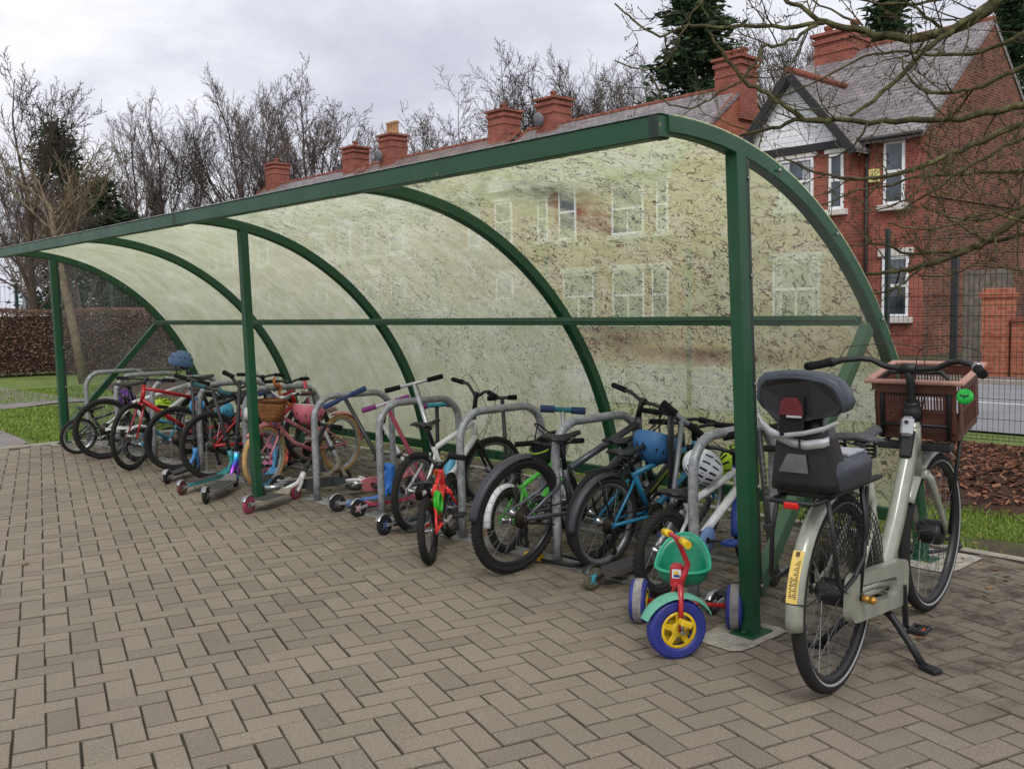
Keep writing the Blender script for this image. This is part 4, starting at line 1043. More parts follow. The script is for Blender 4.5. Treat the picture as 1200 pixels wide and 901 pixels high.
GREYS=P_('grey reflective stripe',(150,152,152),.4)
wheel(D,(0,RD),I4,RD,.047,RIMB,spokes=36,stripe=GREYS,hubmat=STL,name='wheel',spokemat=SPK)
wf=wheel(D,(wbD,RD),Msd,RD,.047,RIMB,spokes=36,stripe=GREYS,hubmat=BLK,name='wheel',spokemat=SPK)
hb_=MB(); hb_.lathe([(.03,-.05),(.05,-.045),(.055,-.03),(.055,.03),(.05,.045),(.03,.05)],20,Msd@MX(wbD,0,RD)@RY90); hb_.build('drum_brake',BLK,wf)
hb_=MB(); hb_.lathe([(.02,-.09),(.03,-.055),(.048,-.05),(.05,.05),(.03,.055),(.012,.10)],20,MX(0,0,RD)@RY90); hb_.build('gear_hub',BLK,D)
mg=guard(D,(0,RD),I4,RD+.022,.062,52,186,SAGE,'mudguard',deep=.014); guard(D,(wbD,RD),Msd,RD+.022,.062,60,150,SAGE,'mudguard',deep=.014)
# mudguard sticker and wire stay
s=MB()
def gp(a,y,dr=.012): a=math.radians(a); return V((RD+.022+dr)*math.cos(a),y,RD+(RD+.022+dr)*math.sin(a))
for i in range(8):
    a0=146+i*3.2; s.add([gp(a0,-.019,.0135),gp(a0,.019,.0135),gp(a0+3.2,.019,.0135),gp(a0+3.2,-.019,.0135)],[(0,1,2,3)])
s.build('sticker',P_('pale yellow sticker',(226,196,104),.5),mg)
s=MB()
for i in range(22):
    a0=151+i*.85; y1=-.006+.005*((i*7)%3); s.add([gp(a0,-.014,.0145),gp(a0,y1,.0145),gp(a0+.42,y1,.0145),gp(a0+.42,-.014,.0145)],[(0,1,2,3)])
    if i>9: s.add([gp(a0,.004,.0145),gp(a0,.013-.003*(i%2),.0145),gp(a0+.42,.013-.003*(i%2),.0145),gp(a0+.42,.004,.0145)],[(0,1,2,3)])
s.add([gp(146.6,-.006,.0146),gp(146.6,.008,.0146),gp(149,.008,.0146),gp(149,-.006,.0146)],[(0,1,2,3)]); s.build('sticker_print',P_('brown sticker print',(92,66,34),.6),mg)
s=MB()
for sg in(-1,1): s.tube([gp(172,0),gp(172,sg*.045,-.01),V(-.2,sg*.06,.43),V(0,sg*.075,RD)],.0028,6)
s.build('mudguard_stay',BLK,D)
# chain case: rounded plate with a long window
s=MB(); 
def rrect(pts,r,n=6):
    o=[];k=len(pts)
    for i in range(k):
        p=Vector(pts[i]);a=(Vector(pts[i-1])-p).normalized();b=(Vector(pts[(i+1)%k])-p).normalized()
        p0=p+a*r;p1=p+b*r
        for j in range(n+1): t=j/n; o.append(p0*(1-t)**2+p*2*t*(1-t)+p1*t*t)
    return o
outer=rrect([V(-.085,-.058,.275),V(.53,-.058,.195),V(.545,-.058,.375),V(-.075,-.058,.445)],.06)
inner=rrect([V(.005,-.058,.318),V(.40,-.058,.262),V(.40,-.058,.335),V(.01,-.058,.392)],.03)
k=len(outer); P=outer+inner+[p+V(0,-.032,0) for p in outer]+[p+V(0,-.032,0) for p in inner]; F=[]
for i in range(k):
    l=(i+1)%k; F+= [(i,l,k+l,k+i),(2*k+i,3*k+i,3*k+l,2*k+l),(i,2*k+i,2*k+l,l),(k+i,k+l,3*k+l,3*k+i)]
s.add(P,F,0,False); cc_=s.build('chain_case',SAGE,D,recalc=True)
s=MB(); s.tube([(.02,-.072,.37),(.2,-.072,.35),(.38,-.072,.315)],.014,8); s.build('case_rib',SAGE,cc_)
chainloop(D,bbD,(0,RD),.07,.04,.052)
crank(D,bbD,1,.075,.17,-88,BLK,CHN,pedmat=BLK,yo=.085)
s=MB(); s.box((.48,-.15,.108),(.07,.03,.018),b=.003); s.build('pedal_reflector',ORG,D)
s=MB(); s.tube([(-.01,-.10,.355),(-.01,-.125,.352)],.012,10); s.lathe([(.014,0),(.014,.012),(.006,.02)],10,MX(-.01,-.128,.352)@RY90); s.build('axle_nut',P_('brass cap',(190,140,60),.35,.6),D)
# rear carrier and child seat
s=MB()
for sg in(-1,1):
    s.tube([(.24,sg*.075,.745),(-.36,sg*.075,.745),(-.385,sg*.06,.745)],.008,8)
    s.tube([(-.30,sg*.085,.745),(-.30,sg*.105,.62),(-.285,sg*.115,.47),(-.25,sg*.118,.44),(-.12,sg*.11,.455)],.008,8)
    s.tube([(.02,sg*.08,.745),(.015,sg*.10,.6),(0,sg*.085,.36)],.009,8); s.tube([(-.12,sg*.11,.455),(.0,sg*.10,.5),(.05,sg*.09,.74)],.008,8)
for x in (-.385,-.25,-.1,.05,.2): s.tube([(x,-.075,.745),(x,.075,.745)],.007,8)
s.tube([(.24,-.06,.745),(.31,0,.70),(.24,.06,.745)],.008,8)
rkD=s.build('rear_carrier',BLK,D); s=MB(); s.box((-.392,0,.735),(.016,.05,.022),b=.005); s.build('rear_lamp',REDL,D)
SEATD=P_('charcoal seat shell',(44,47,52),.42,0,.15,bump=.02); SEATG=P_('light grey seat pad',(168,172,176),.6); STRAP=P_('silver reflective strap',(176,176,178),.35,.3)
def loft(rings,mat_idx=0,cap=True):
    s=MB(); n=len(rings[0]); P=[p for r in rings for p in r]; F=[]
    for i in range(len(rings)-1):
        for j in range(n): l=(j+1)%n; F.append((i*n+j,i*n+l,(i+1)*n+l,(i+1)*n+j))
    if cap: F.append(tuple(range(n)));F.append(tuple(reversed(range((len(rings)-1)*n,len(rings)*n))))
    s.add(P,F,0,True); return s
def ring(cx,cz,dx,dy,z,e=2.8,n=20):
    o=[]
    for j in range(n):
        a=2*PI*j/n; c,s_=math.cos(a),math.sin(a); o.append(V(cx+dx*math.copysign(abs(c)**(2/e),c),dy*math.copysign(abs(s_)**(2/e),s_),z))
    return o
cs=loft([ring(-.12,0,.17,.11,.765,5),ring(-.115,0,.185,.12,.775,5),ring(-.115,0,.185,.123,.83,5),ring(-.12,0,.17,.118,.856,5),ring(-.12,0,.155,.11,.864,5)]).build('child_seat',P_('slate plastic seat base',(54,58,68),.4,0,.1,bump=.02),D,recalc=True)
def sq(x0,x1,w,z,e=5,n=24): return ring((x0+x1)/2,0,(x1-x0)/2,w,z,e,n)
SEATB=P_('black seat shell',(20,21,24),.35,0,.1,bump=.02)
loft([sq(-.335,-.10,.112,.772),sq(-.335,-.13,.108,.80),sq(-.33,-.17,.100,.87),sq(-.325,-.21,.092,.94),sq(-.325,-.235,.088,.975),sq(-.32,-.25,.07,.985),sq(-.325,-.26,.066,1.04)]).build('seat_column',SEATB,cs,recalc=True)
HO=[(y*.92,1.06+(z-1.06)*.9+.022) for y,z in [(.171,1.045),(.166,1.116),(.138,1.143),(.075,1.152),(.008,1.155),(-.055,1.150),(-.106,1.138),(-.138,1.118),(-.158,1.085),(-.174,1.045),(-.164,1.018),(-.148,1.007),(-.075,.992),(.04,.958),(.073,.958),(.138,1.018),(.160,1.03)]]
hcen=(0,1.06)
def hlay(x,sc,dz=0): return [V(x+.16*abs(y)*abs(y)/.17,hcen[0]+y*sc,hcen[1]+(z-hcen[1])*sc+dz) for y,z in HO]
hd=loft([hlay(-.352,.90),hlay(-.345,.97),hlay(-.325,1.0),hlay(-.285,.99),hlay(-.27,.93)]).build('headrest',P_('slate headrest rim',(58,64,74),.45,0,.1,bump=.02),cs,recalc=True)
bk_=hlay(-.361,.86,-.012)+hlay(-.350,.885,-.012); s=MB(); n_=len(HO); s.add(bk_,[tuple(range(n_))]+[(i,i+n_,(i+1)%n_+n_,(i+1)%n_) for i in range(n_)]); s.build('back_panel',SEATB,hd,recalc=True)
s=MB(); s.box((-.363,0.012,1.018),(.010,.082,.13),b=.004); s.build('opening',P_('dark opening',(6,6,7),.9),hd)
s=MB(); s.prism([(-.372,.052,1.025),(-.372,-.028,1.025),(-.372,-.024,1.06),(-.372,-.006,1.082),(-.372,.03,1.082),(-.372,.046,1.07)],(1,0,0),.006); s.build('buckle_pad',P_('dark red pad',(92,20,28),.6),hd,recalc=True)
s=MB(); s.box((-.374,0.0,1.02),(.006,.052,.008),b=.002); s.build('buckle',ALU,hd)
def strapband(pts,h): 
    s=MB(); P=[];F=[]; pts=[Vector(p) for p in pts]; k=len(pts)
    fine=[]
    for i in range(k-1):
        for j in range(4): fine.append(pts[i].lerp(pts[i+1],j/4))
    fine.append(pts[-1])
    for p in fine: P+= [p+V(0,0,h/2),p-V(0,0,h/2),p+V(.0025,0,-h/2),p+V(.0025,0,h/2)]
    for i in range(len(fine)-1):
        for j in range(4): l=(j+1)%4; F.append((4*i+j,4*i+l,4*i+4+l,4*i+4+j))
    s.add(P,F,0,True); return s
s=strapband([(-.318,.150,1.012),(-.338,.125,.985),(-.349,.09,.962),(-.352,.02,.935),(-.350,-.03,.928),(-.344,-.085,.938),(-.335,-.10,.945)],.030); s.build('strap',STRAP,cs,recalc=True)
s=strapband([(-.325,-.125,1.005),(-.352,-.09,.985),(-.368,-.03,.968),(-.369,.03,.958),(-.36,.075,.955)],.016); s.build('strap',P_('grey webbing',(150,152,154),.5),cs,recalc=True)
s=MB(); s.box((-.353,-.01,.93),(.004,.006,.03)); s.build('strap_stitch',BLK,cs)
s=MB(); s.prism([(-.337,.065,.835),(-.337,-.035,.835),(-.334,-.025,.895),(-.334,.035,.895)],(-1,0,0),.007); s.build('seat_reflector',P_('clear reflector',(120,122,126),.15,.5),cs,recalc=True)
s=MB(); s.prism([(-.12,-.085,.866),(.03,-.085,.866),(.03,.05,.866),(-.05,.08,.866)],(0,0,1),.008); s.build('seat_cushion',SEATG,cs,recalc=True)
s=MB(); s.box((-.08,0,.757),(.40,.20,.02),b=.006); s.build('mounting_plate',BLK,cs)
# saddle with springs
saddle(D,None,(.255,.90),.31,.25,P_('charcoal saddle',(66,65,68),.55),STL,(.31,.72))
for sg in(-1,1):
    s=MB(); P=[(.19+.018*math.cos(k/32*8*PI),sg*.055+.018*math.sin(k/32*8*PI),.815+.055*k/32) for k in range(33)]
    s.tube(P,.004,5); s.build('saddle_spring',BLK,D)
# skirt guard netting on the right side of the rear wheel
s=MB()
for sg in (-1,1):
    for k in range(25):
        a=math.radians(14+k*4.6); s.tube([(.05+.06*math.cos(a),sg*.062,RD+.06*math.sin(a)),(.345*math.cos(a),sg*.05,RD+.345*math.sin(a))],.0018,4)
    for r_ in (.10,.13,.16,.19,.22,.25,.28,.31,.335): s.tube([(r_*math.cos(math.radians(14+k*6.9)),sg*.058,RD+r_*math.sin(math.radians(14+k*6.9))) for k in range(17)],.0018,4)
s.build('skirt_guard',BLK,D)
# double kickstand
s=MB(); s.box((.40,0,.215),(.07,.10,.06),b=.01)
for sg in(-1,1):
    pts=[(.40,sg*.04,.20),(.41,sg*.075,.16),(.385,sg*.14,.09),(.37,sg*.20,.012)]; s.tube(pts,[.016,.014,.014,.016],8,flat=(1,.7)); s.box((.365,sg*.225,.012),(.045,.08,.018),Matrix.Rotation(sg*.5,3,'Z'),b=.004)
s.build('kickstand',BLK,D)
# handlebar: wide, swept back
h=MB(); pts=[]
prof=[(-.325,-.25,.006),(-.295,-.18,.012),(-.245,-.095,.02),(-.19,-.035,.024),(-.15,-.01,.02),(-.1,.0,.004),(-.05,0,0)]
def hbp(y,x,z): return Msd@V(.80+x,y,1.105+z)
P=[hbp(y*1.12,x*1.1,z*1.6) for y,x,z in prof]+[hbp(0,0,0)]+[hbp(-y,x,z*1.6) for y,x,z in reversed(prof)]
h.tube(P,.0125,12); h.tube([Msd@V(.852,0,.90),Msd@V(.842,0,.96),Msd@V(.825,0,1.04),Msd@V(.80,0,1.105)],[.019,.017,.017,.02],12); h.tube([hbp(-.03,0,0),hbp(.03,0,0)],.021,12)
h.lathe([(.034,-.04),(.04,-.02),(.04,.01),(.03,.02),(.034,.03),(.03,.04)],16,Msd@MX(.853,0,.925)@Matrix.Rotation(-.2,4,'Y'))
ho=h.build('handlebar',BLK,D)
for sg in(-1,1):
    kk=1.12 if sg<0 else 1; kx=1.1 if sg<0 else 1; a=hbp(sg*.325*kk,-.25*kx,.0096);b=hbp(sg*.285*kk,-.16*kx,.0215); d=(b-a).normalized(); g=MB(); g.tube([a-d*.01,a,a+d*.01,a+d*.06,a+d*.10,a+d*.115],[.015,.019,.0185,.0165,.018,.018],12); g.build('grip',GRIP,ho)
    g=MB(); g.tube([a+d*.115,a+d*.118,a+d*.135,a+d*.14],[.018,.021,.021,.015],14); g.build('twist_collar',STL if sg<0 else BLK,ho)
    l=MB(); e=a+d*.15; fw=Msd.to_3x3()@V(.9,-sg*.25,-.15).normalized(); l.tube([e,e+fw*.035,e+fw*.045-d*.04,e+fw*.055-d*.13,e+fw*.05-d*.16],[.009,.008,.006,.006,.005],6); l.build('brake_lever',BLK,ho)
    cable(D,[e+fw*.03,e+fw*.10+V(0,0,.075),hbp(sg*.02,.12,.085),hbp(-sg*.02,.13,-.02),Msd@V(.90,-sg*.02,.85)])
s=MB(); s.lathe([(.0,-.006),(.03,-.006),(.031,.004),(.022,.012),(0,.013)],20,Msd@MX(.66,-.265,1.015)@Matrix.Rotation(-PI/2+.25,4,'Y')); bl=s.build('bell',P_('vivid green badge',(36,196,70),.4),ho)
# bee emblem on the badge
s=MB(); Tb=Msd@MX(.6475,-.265,1.015)@Matrix.Rotation(-PI/2+.25,4,'Y'); dk=P_('dark green print',(14,84,40),.5)
s.ell(Tb@V(0,0,.0),(.0035,.004,.010),10,6); 
for sg in(-1,1): s.ell(Tb@V(.004,sg*.010,.0),(.003,.009,.0045),8,5,Matrix.Rotation(sg*.5,3,'X'))
s.build('bee_emblem',dk,bl)
s=MB(); s.box((.795,0,.79),(.052,.046,.13),Matrix.Rotation(.42,3,'Y'),b=.008); pl=s.build('lock_plate',BLK,D)
s=MB(); s.box((.787,0,.865),(.03,.052,.085),Matrix.Rotation(.32,3,'Y'),b=.012); pl=s.build('battery_badge',ALU,D)
s=MB(); s.lathe([(.0,0),(.008,0),(.008,.004)],12,MX(.773,0,.885)@Matrix.Rotation(-PI/2+.3,4,'Y')); s.build('keyhole',BLK,pl)
# front carrier bolted to the head, in front of it the crate stands
s=MB()
for sg in(-1,1):
    s.tube([(.90,sg*.135,.80),(.885,sg*.135,.98),(.885,sg*.13,1.06),(.885,sg*.105,1.085),(.885,sg*.07,1.085)],.010,10)
    s.tube([(.90,sg*.135,.775),(1.25,sg*.135,.835)],.010,10); s.tube([(1.10,sg*.13,.80),(1.14,sg*.10,.60),(1.13,sg*.085,RD)],.009,10)
s.tube([(.885,-.08,1.085),(.885,.08,1.085)],.010,10)
for z in (.86,.99): s.tube([(.892,-.13,z),(.892,.13,z)],.008,8)
for x in (.92,1.04,1.16,1.25): s.tube([(x,-.135,.775+(x-.9)*.17),(x,.135,.775+(x-.9)*.17)],.008,8)
s.box((.89,0,.77),(.05,.30,.03),b=.005); s.build('front_carrier',BLK,D)
# front hoop lock lying on the ground behind: black cable loop at the shelter foot
# crate
CRT=P_('brown plastic crate',(88,52,42),.5,0,.15); CRTP=P_('pale brown crate lip',(176,132,118),.5,0,.1)
cr_=empty('plastic_crate',(0,0,0),(0,0,math.radians(7.68)),'brown slatted plastic crate standing on the front carrier of the sage bicycle','crate'); cr_.location=D.location+Matrix.Rotation(math.radians(7.68),3,'Z')@V(1.075,.0,.822); cr_.rotation_euler=(0,math.radians(-10),math.radians(7.68))
def slatwall(a,b,z0,z1,n,t,out_):
    s=MB(); a=Vector(a);b=Vector(b); L=(b-a).length; d=(b-a).normalized(); o=Vector(out_)
    def seg(u0,u1,za,zb): 
        p=a+d*(u0+u1)/2; f0=(za+zb)/2; fl=(f0-z0)/(z1-z0)*.022; s.box(p+o*fl+V(0,0,f0),(abs(d.x)*(u1-u0)+abs(o.x)*t,abs(d.y)*(u1-u0)+abs(o.y)*t,zb-za))
    seg(0,L,z0,z0+.035); seg(0,L,z1-.045,z1); m_=(z0+z1)/2; seg(0,L,m_-.008,m_+.008)
    seg(0,.05,z0+.035,z1-.045); seg(L-.05,L,z0+.035,z1-.045)
    for k in range(n):
        u=.05+(L-.1)*(k+.5)/n; w_=(L-.1)/n*.36; seg(u-w_/2,u+w_/2,z0+.035,m_-.008); seg(u-w_/2,u+w_/2,m_+.008,z1-.045)
    return s
hxC,hyC,hC=.145,.160,.252
wl=slatwall((-hxC,-hyC,0),(-hxC,hyC,0),0,hC,17,.006,(-1,0,0)); wl.merge(slatwall((hxC,-hyC,0),(hxC,hyC,0),0,hC,17,.006,(1,0,0))); wl.merge(slatwall((-hxC,-hyC,0),(hxC,-hyC,0),0,hC,7,.006,(0,-1,0))); wl.merge(slatwall((-hxC,hyC,0),(hxC,hyC,0),0,hC,7,.006,(0,1,0)))
wl.build('slatted_side',CRT,cr_)
s=MB()
for k in range(9): s.box((-hxC+.02+(2*hxC-.04)*k/8,0,.006),(.016,2*hyC-.01,.008))
for k in range(9): s.box((0,-hyC+.02+(2*hyC-.04)*k/8,.003),(2*hxC-.01,.016,.006))
s.build('base_grid',CRT,cr_)
s=MB(); e=.022
for sg in(-1,1): s.box((sg*(hxC+e+.006),0,hC+.004),(.03,2*(hyC+e)+.04,.016),b=.004); s.box((0,sg*(hyC+e+.006),hC+.004),(2*(hxC+e)-.018,.03,.016),b=.004)
s.build('rim',CRTP,cr_)
# strap / wire netting round the crate, cable lock on the ground
s=MB(); P=[]
for k in range(25): a=2*PI*k/24; P.append(V(1.85+.19*math.cos(a),.02+.10*math.sin(a)+.02*math.sin(3*a),.03+.012*math.sin(2*a)))
s.tube(P,.011,8,closed=True); tag(s.build('cable_lock',BLK),'black cable lock lying round the rear foot of the shelter beside the big bicycle','bike lock')

# ------------------------------------------------------------------ tricycle
TR=P_('toy red enamel',(176,34,44),.35,0,.25,coat=.3); TY=P_('toy yellow plastic',(222,186,32),.45,0,.3); TB=P_('toy blue plastic',(44,54,136),.5,0,.35,scale=25); TG=P_('toy green plastic',(20,128,96),.35,0,.2); TGP=P_('faded green mudguard',(96,168,142),.5,0,.3); WORN=mottled('worn grey tread',[(.3,(112,110,112)),(.7,(160,156,152))],14,6)
T=empty('tricycle',(-.437,.056,0),(0,0,math.radians(31)),"child's tricycle with blue wheels, red frame and green bucket seat in front of the post",'tricycle')
# local: x forward is toward rear wheels? front wheel at origin, rear axle at +x
rf=.118; st_=Matrix.Rotation(math.radians(-60),4,'Z')
def discwheel(par,M_,R,w,tm,hm,band=None,spk=5):
    s=MB(); s.lathe([(R*.62,-w/2),(R*.93,-w/2),(R,-w*.36),(R,w*.36),(R*.93,w/2),(R*.62,w/2),(R*.6,0),(R*.62,-w/2)],36,M_,0); 
    for k in range(48): 
        a=2*PI*k/48; c=M_@V(R*1.0*math.cos(a),R*1.0*math.sin(a),0); Rm=(M_.to_3x3()@Matrix.Rotation(a,3,'Z')); s.box(c,(.004,.006,w*.7),Rm)
    for rr_ in (.86,.78,.70): s.lathe([(R*rr_,-w/2-.0015),(R*(rr_+.025),-w/2-.003),(R*(rr_+.05),-w/2-.0015)],32,M_,0,cap=False); s.lathe([(R*rr_,w/2+.0015),(R*(rr_+.025),w/2+.003),(R*(rr_+.05),w/2+.0015)],32,M_,0,cap=False)
    o=s.build('wheel',tm,par)
    h=MB(); 
    for z in(-1,1): h.lathe([(R*.53,z*w*.5),(R*.62,z*w*.52),(R*.63,z*w*.35),(R*.53,z*w*.35)],32,M_,cap=False); h.lathe([(.0,z*w*.55),(R*.2,z*w*.55),(R*.26,z*w*.45),(R*.26,z*w*.2)],20,M_)
    for k in range(spk):
        a=2*PI*k/spk+.3; 
        for z in(-1,1):
            c=M_@V(R*.38*math.cos(a),R*.38*math.sin(a),z*w*.42); h.box(c,(R*.34,R*.2,w*.12),M_.to_3x3()@Matrix.Rotation(a,3,'Z'),b=.003)
    h.build('hub',hm,o)
    if band: b=MB(); b.lathe([(R+.0035,-w*.27),(R+.005,-w*.22),(R+.005,w*.22),(R+.0035,w*.27)],36,M_,cap=False); b.build('worn_band',band,o)
    return o
Mf=st_@MX(0,0,rf)@RY90
discwheel(T,Mf,rf,.05,TB,TY)
s=MB(); 
for sg in(-1,1): s.tube([st_@V(*p) for p in ((0,sg*.045,rf),(.0,sg*.045,rf+.11),(.01,sg*.02,rf+.165),(.012,0,rf+.175))],[.010,.011,.012,.012],10)
s.tube([st_@V(*p) for p in ((.012,0,rf+.16),(.035,0,.33),(.05,0,.37),(.02,0,.44),(.0,0,.48))],[.012,.012,.011,.010,.010],10); s.build('fork',TR,T)
s=MB(); s.tube([st_@V(*p) for p in ((.0,-.105,.478),(-.03+.03,-.05,.482),(0,.05,.482),(0,.105,.478))],.0095,10); hb2=s.build('handlebar',TR,T)
for sg in(-1,1): s=MB(); s.tube([st_@V(0,sg*.115,.477),st_@V(0,sg*.055,.482)],[.0155,.014],12); s.build('grip',TY,hb2)
s=MB(); 
P=[];F=[];n=12
for i in range(n+1):
    a=math.radians(22+136*i/n)
    for j in range(7):
        y=-.038+.076*j/6; dr=.014*(1-(abs(j-3)/3)**2); P.append(st_@V((rf+.018+dr)*math.cos(a)*1.05,y*(1.15-.5*abs(i/n-.5)),rf+(rf+.012+dr)*math.sin(a)))
for i in range(n):
    for j in range(6): F.append((i*7+j,i*7+j+1,(i+1)*7+j+1,(i+1)*7+j))
s.add(P,F,0,True); s.build('mudguard',TGP,T)
s=MB(); s.box((.045,0,.315),(.05,.055,.10),b=.012); s.tube([(.045,0,.29),(.12,0,.25),(.20,0,.20),(.36,0,.11),(.40,0,.10)],.0125,10); s.tube([(.40,-.18,.095),(.40,.18,.095)],.0095,10); s.build('frame',TR,T)
for sg in(-1,1): discwheel(T,MX(.40,sg*.205,.092)@RY90,.092,.066,TB,TY,band=WORN)
s=MB(); s.tube([st_@V(0,-.07,rf),st_@V(0,.07,rf)],.006,8); s.tube([st_@V(0,.055,rf),st_@V(.0,.06,rf-.035)],.006,8); s.tube([st_@V(0,-.055,rf),st_@V(.0,-.06,rf+.035)],.006,8); s.build('pedal_crank',STL,T)
for sg in(-1,1): s=MB(); c=st_@V(.0,sg*.085,rf-sg*.045); s.box(c,(.05,.042,.024),(st_@Matrix.Rotation(.4,4,'Y')).to_3x3(),b=.005); s.build('pedal',TY,T)
# bucket seat
def bring(t):
    # t 0 bottom ..1 rim
    o=[]
    for j in range(26):
        a=2*PI*j/26; c,s_=math.cos(a),math.sin(a); rx=.06+.05*t**.7; ry=.068+.045*t**.7
        back=max(0,c); z=.235+.06*t**1.6+back**1.1*.115*t**1.1; o.append(V(.245+rx*c,ry*s_,z))
    return o
outer=[bring(t) for t in (0,.15,.35,.6,.85,1)]; inner=[[p+(V(.245,0,p.z)-p)*.13+V(0,0,.008) for p in r] for r in outer]
s=loft(outer+[ [p+(V(.245,0,p.z)-p)*.05+V(0,0,.008) for p in outer[-1]] ]+list(reversed(inner)),cap=True); s.build('bucket_seat',TG,T,recalc=True)
s=MB(); s.tube([p+V(0,0,.004) for p in outer[-1]],.0065,8,closed=True); s.build('seat_rim',P_('light green rolled rim',(44,164,128),.35),T)
s=MB(); s.box((.331,0,.372),(.02,.075,.022),Matrix.Rotation(-.2,3,'Y'),b=.009); s.build('seat_handle_slot',P_('dark green slot',(10,44,34),.8),T)
s=MB(); s.box((.0185,0,.33),(.002,.036,.036),b=.0008); e1=s.build('head_badge',P_('white badge',(214,220,224),.5),T)
s=MB(); s.box((.0175,0,.322),(.002,.024,.01)); s.build('badge_stripe',TB,e1)
s=MB(); s.box((.0175,.002,.334),(.002,.018,.012)); s.build('badge_mark',TY,e1)
# ------------------------------------------------------------------ the other bicycles
c_=lambda n,rgb,**k: P_(n,rgb,**k)
GRY=c_('gunmetal frame',(78,82,88),rough=.35,metal=.4); TEAL=c_('teal frame',(30,110,146),rough=.35); WHT=c_('white frame',(214,216,216),rough=.35,dirt=.25); REDK=c_('coral red frame',(226,58,54),rough=.4); REDM=c_('red frame',(166,24,34),rough=.35); PNK=c_('dusty pink frame',(216,134,142),rough=.4); TAN=c_('tan tyre',(182,146,96),rough=.8)
GRN=c_('bright green frame',(70,176,54),rough=.4); LIME=c_('lime decal frame',(150,176,50),rough=.4); SKY=c_('light blue frame',(78,160,190),rough=.4); WGD=c_('white mudguard plastic',(190,192,196),rough=.4); BLU=c_('royal blue plastic',(40,66,140),rough=.4); DKF=c_('dark frame',(36,40,42),rough=.4)
b_grey,Mg=bike('large gunmetal bicycle with knobbly tyres and black mudguard leaning on the third hoop',(-.055,1.415),1,1.08,.312,GRY,bb=(.42,.27),st=(.33,.52),hb=(.955,.61),ht=(.925,.745),sad=(.29,.715),clamp=(.945,.845),W=.60,tw=.052,tr=.020,roll=8,steer=-18,knobs=84,suspension=True,forkmat=BLK,crankang=-20,rise=.015,sweep=.02,
  tt=((.37,.515),(.93,.715)))
guard(b_grey,(0,.312),Matrix.Identity(4),.326,.056,80,176,c_('black mudguard',(52,54,60),rough=.5),'mudguard')
s=MB(); s.bar((.50,.0135,.558),(.72,.0135,.636),.026,.002,up=(0,1,0),bev=.0005); s.build('frame_decal',c_('silver decal',(150,156,166)),b_grey)
b_teal,Mt_=bike('teal blue bicycle with black mudguards beside the second hoop, blue helmet hanging over it',(.318,1.118),0,.93,.248,TEAL,bb=(.375,.235),st=(.215,.50),hb=(.79,.475),ht=(.755,.60),sad=(.165,.625),clamp=(.735,.69),W=.50,tw=.045,tr=.0165,roll=4,steer=14,fenders=c_('black mudguard',(52,54,60)),crankang=-55,ring=.07,crankL=.14,knobs=70,rimmat=c_('grey rim',(120,122,126),metal=.5),cargo=True)
s=MB(); s.tube([(.0,-.05,.27),(-.12,-.045,.53),(.14,-.04,.535),(.14,.04,.535),(-.12,.045,.53),(.0,.05,.27)],.006,8); s.build('luggage_rack',BLK,b_teal)
s=MB()
for k in range(5): s.box((.50+.05*k,-.0225,.335+.043*k),(.026,.002,.010),Matrix.Rotation(-.62,3,'Y'))
s.build('frame_decal',LIME,b_teal)
b_red,Mr=bike("small coral red child's bicycle with stout tyres seen from behind in front of the racks",(-.25,1.868),40,.62,.178,REDK,bb=(.26,.17),st=(.13,.34),hb=(.50,.33),ht=(.47,.44),sad=(.10,.445),clamp=(.455,.47),W=.34,tw=.048,tr=.015,roll=-4,steer=-12,knobs=46,crankang=10,ring=.055,crankL=.09,cass=False,levers=False,sadl=.2,sadw=.13,rimmat=RIMB,rise=.05)
s=MB(); s.tube([(.17+.06*math.cos(a),-.03,.30+.06*math.sin(a)) for a in [2*PI*k/24 for k in range(24)]],.011,8,closed=True); s.tube([(.17+.052*math.cos(a),-.045,.30+.052*math.sin(a)) for a in [2*PI*k/24 for k in range(24)]],.009,8,closed=True); s.tube([(.17,-.03,.30),(.13,0,.33)],.012,6)
lk=s.build('cable_lock',c_('vivid green lock cable',(60,190,50),rough=.4)); lk.matrix_world=b_red.matrix_basis.copy(); tag(lk,'coiled vivid green cable lock under the saddle of the coral red bicycle','bike lock')
b_wh,Mw=bike("white child's mountain bicycle with black saddle behind the coral red one",(.165,2.56),19,.90,.246,WHT,bb=(.35,.245),st=(.21,.51),hb=(.745,.49),ht=(.715,.625),sad=(.135,.672),clamp=(.72,.80),W=.58,tw=.048,tr=.018,roll=2,steer=-30,knobs=64,forkmat=BLK,crankang=-60,ring=.07,crankL=.13,rise=.05,rimmat=c_('grey rim',(120,122,126),metal=.5))
s=MB(); s.tube([(.03,-.06,.262),(.12,-.062,.34),(.17,-.06,.22)],.007,6); s.build('chain_guard',ALU,b_wh); s=MB(); s.box((.16,-.05,.345),(.05,.012,.05),b=.01); s.build('reflector',ORG,b_wh)
b_gn,_=bike("small green child's bicycle with white mudguards, behind the wheel of the gunmetal one",(.20,1.72),12,.66,.185,GRN,bb=(.27,.18),st=(.15,.37),hb=(.54,.35),ht=(.51,.46),sad=(.13,.48),clamp=(.50,.55),W=.44,tw=.042,tr=.015,roll=-3,steer=10,fenders=WGD,crankang=20,ring=.055,crankL=.10,cass=False,sadl=.21,sadw=.13)
b_lm,_=bike('dark bicycle with lime green decals squeezed between the gunmetal and the teal ones',(.42,1.27),3,.92,.255,DKF,bb=(.37,.24),st=(.24,.52),hb=(.79,.51),ht=(.755,.63),sad=(.19,.66),clamp=(.745,.71),W=.5,tw=.042,tr=.021,roll=5,steer=0,crankang=40,forkmat=LIME,ring=.07,crankL=.13)
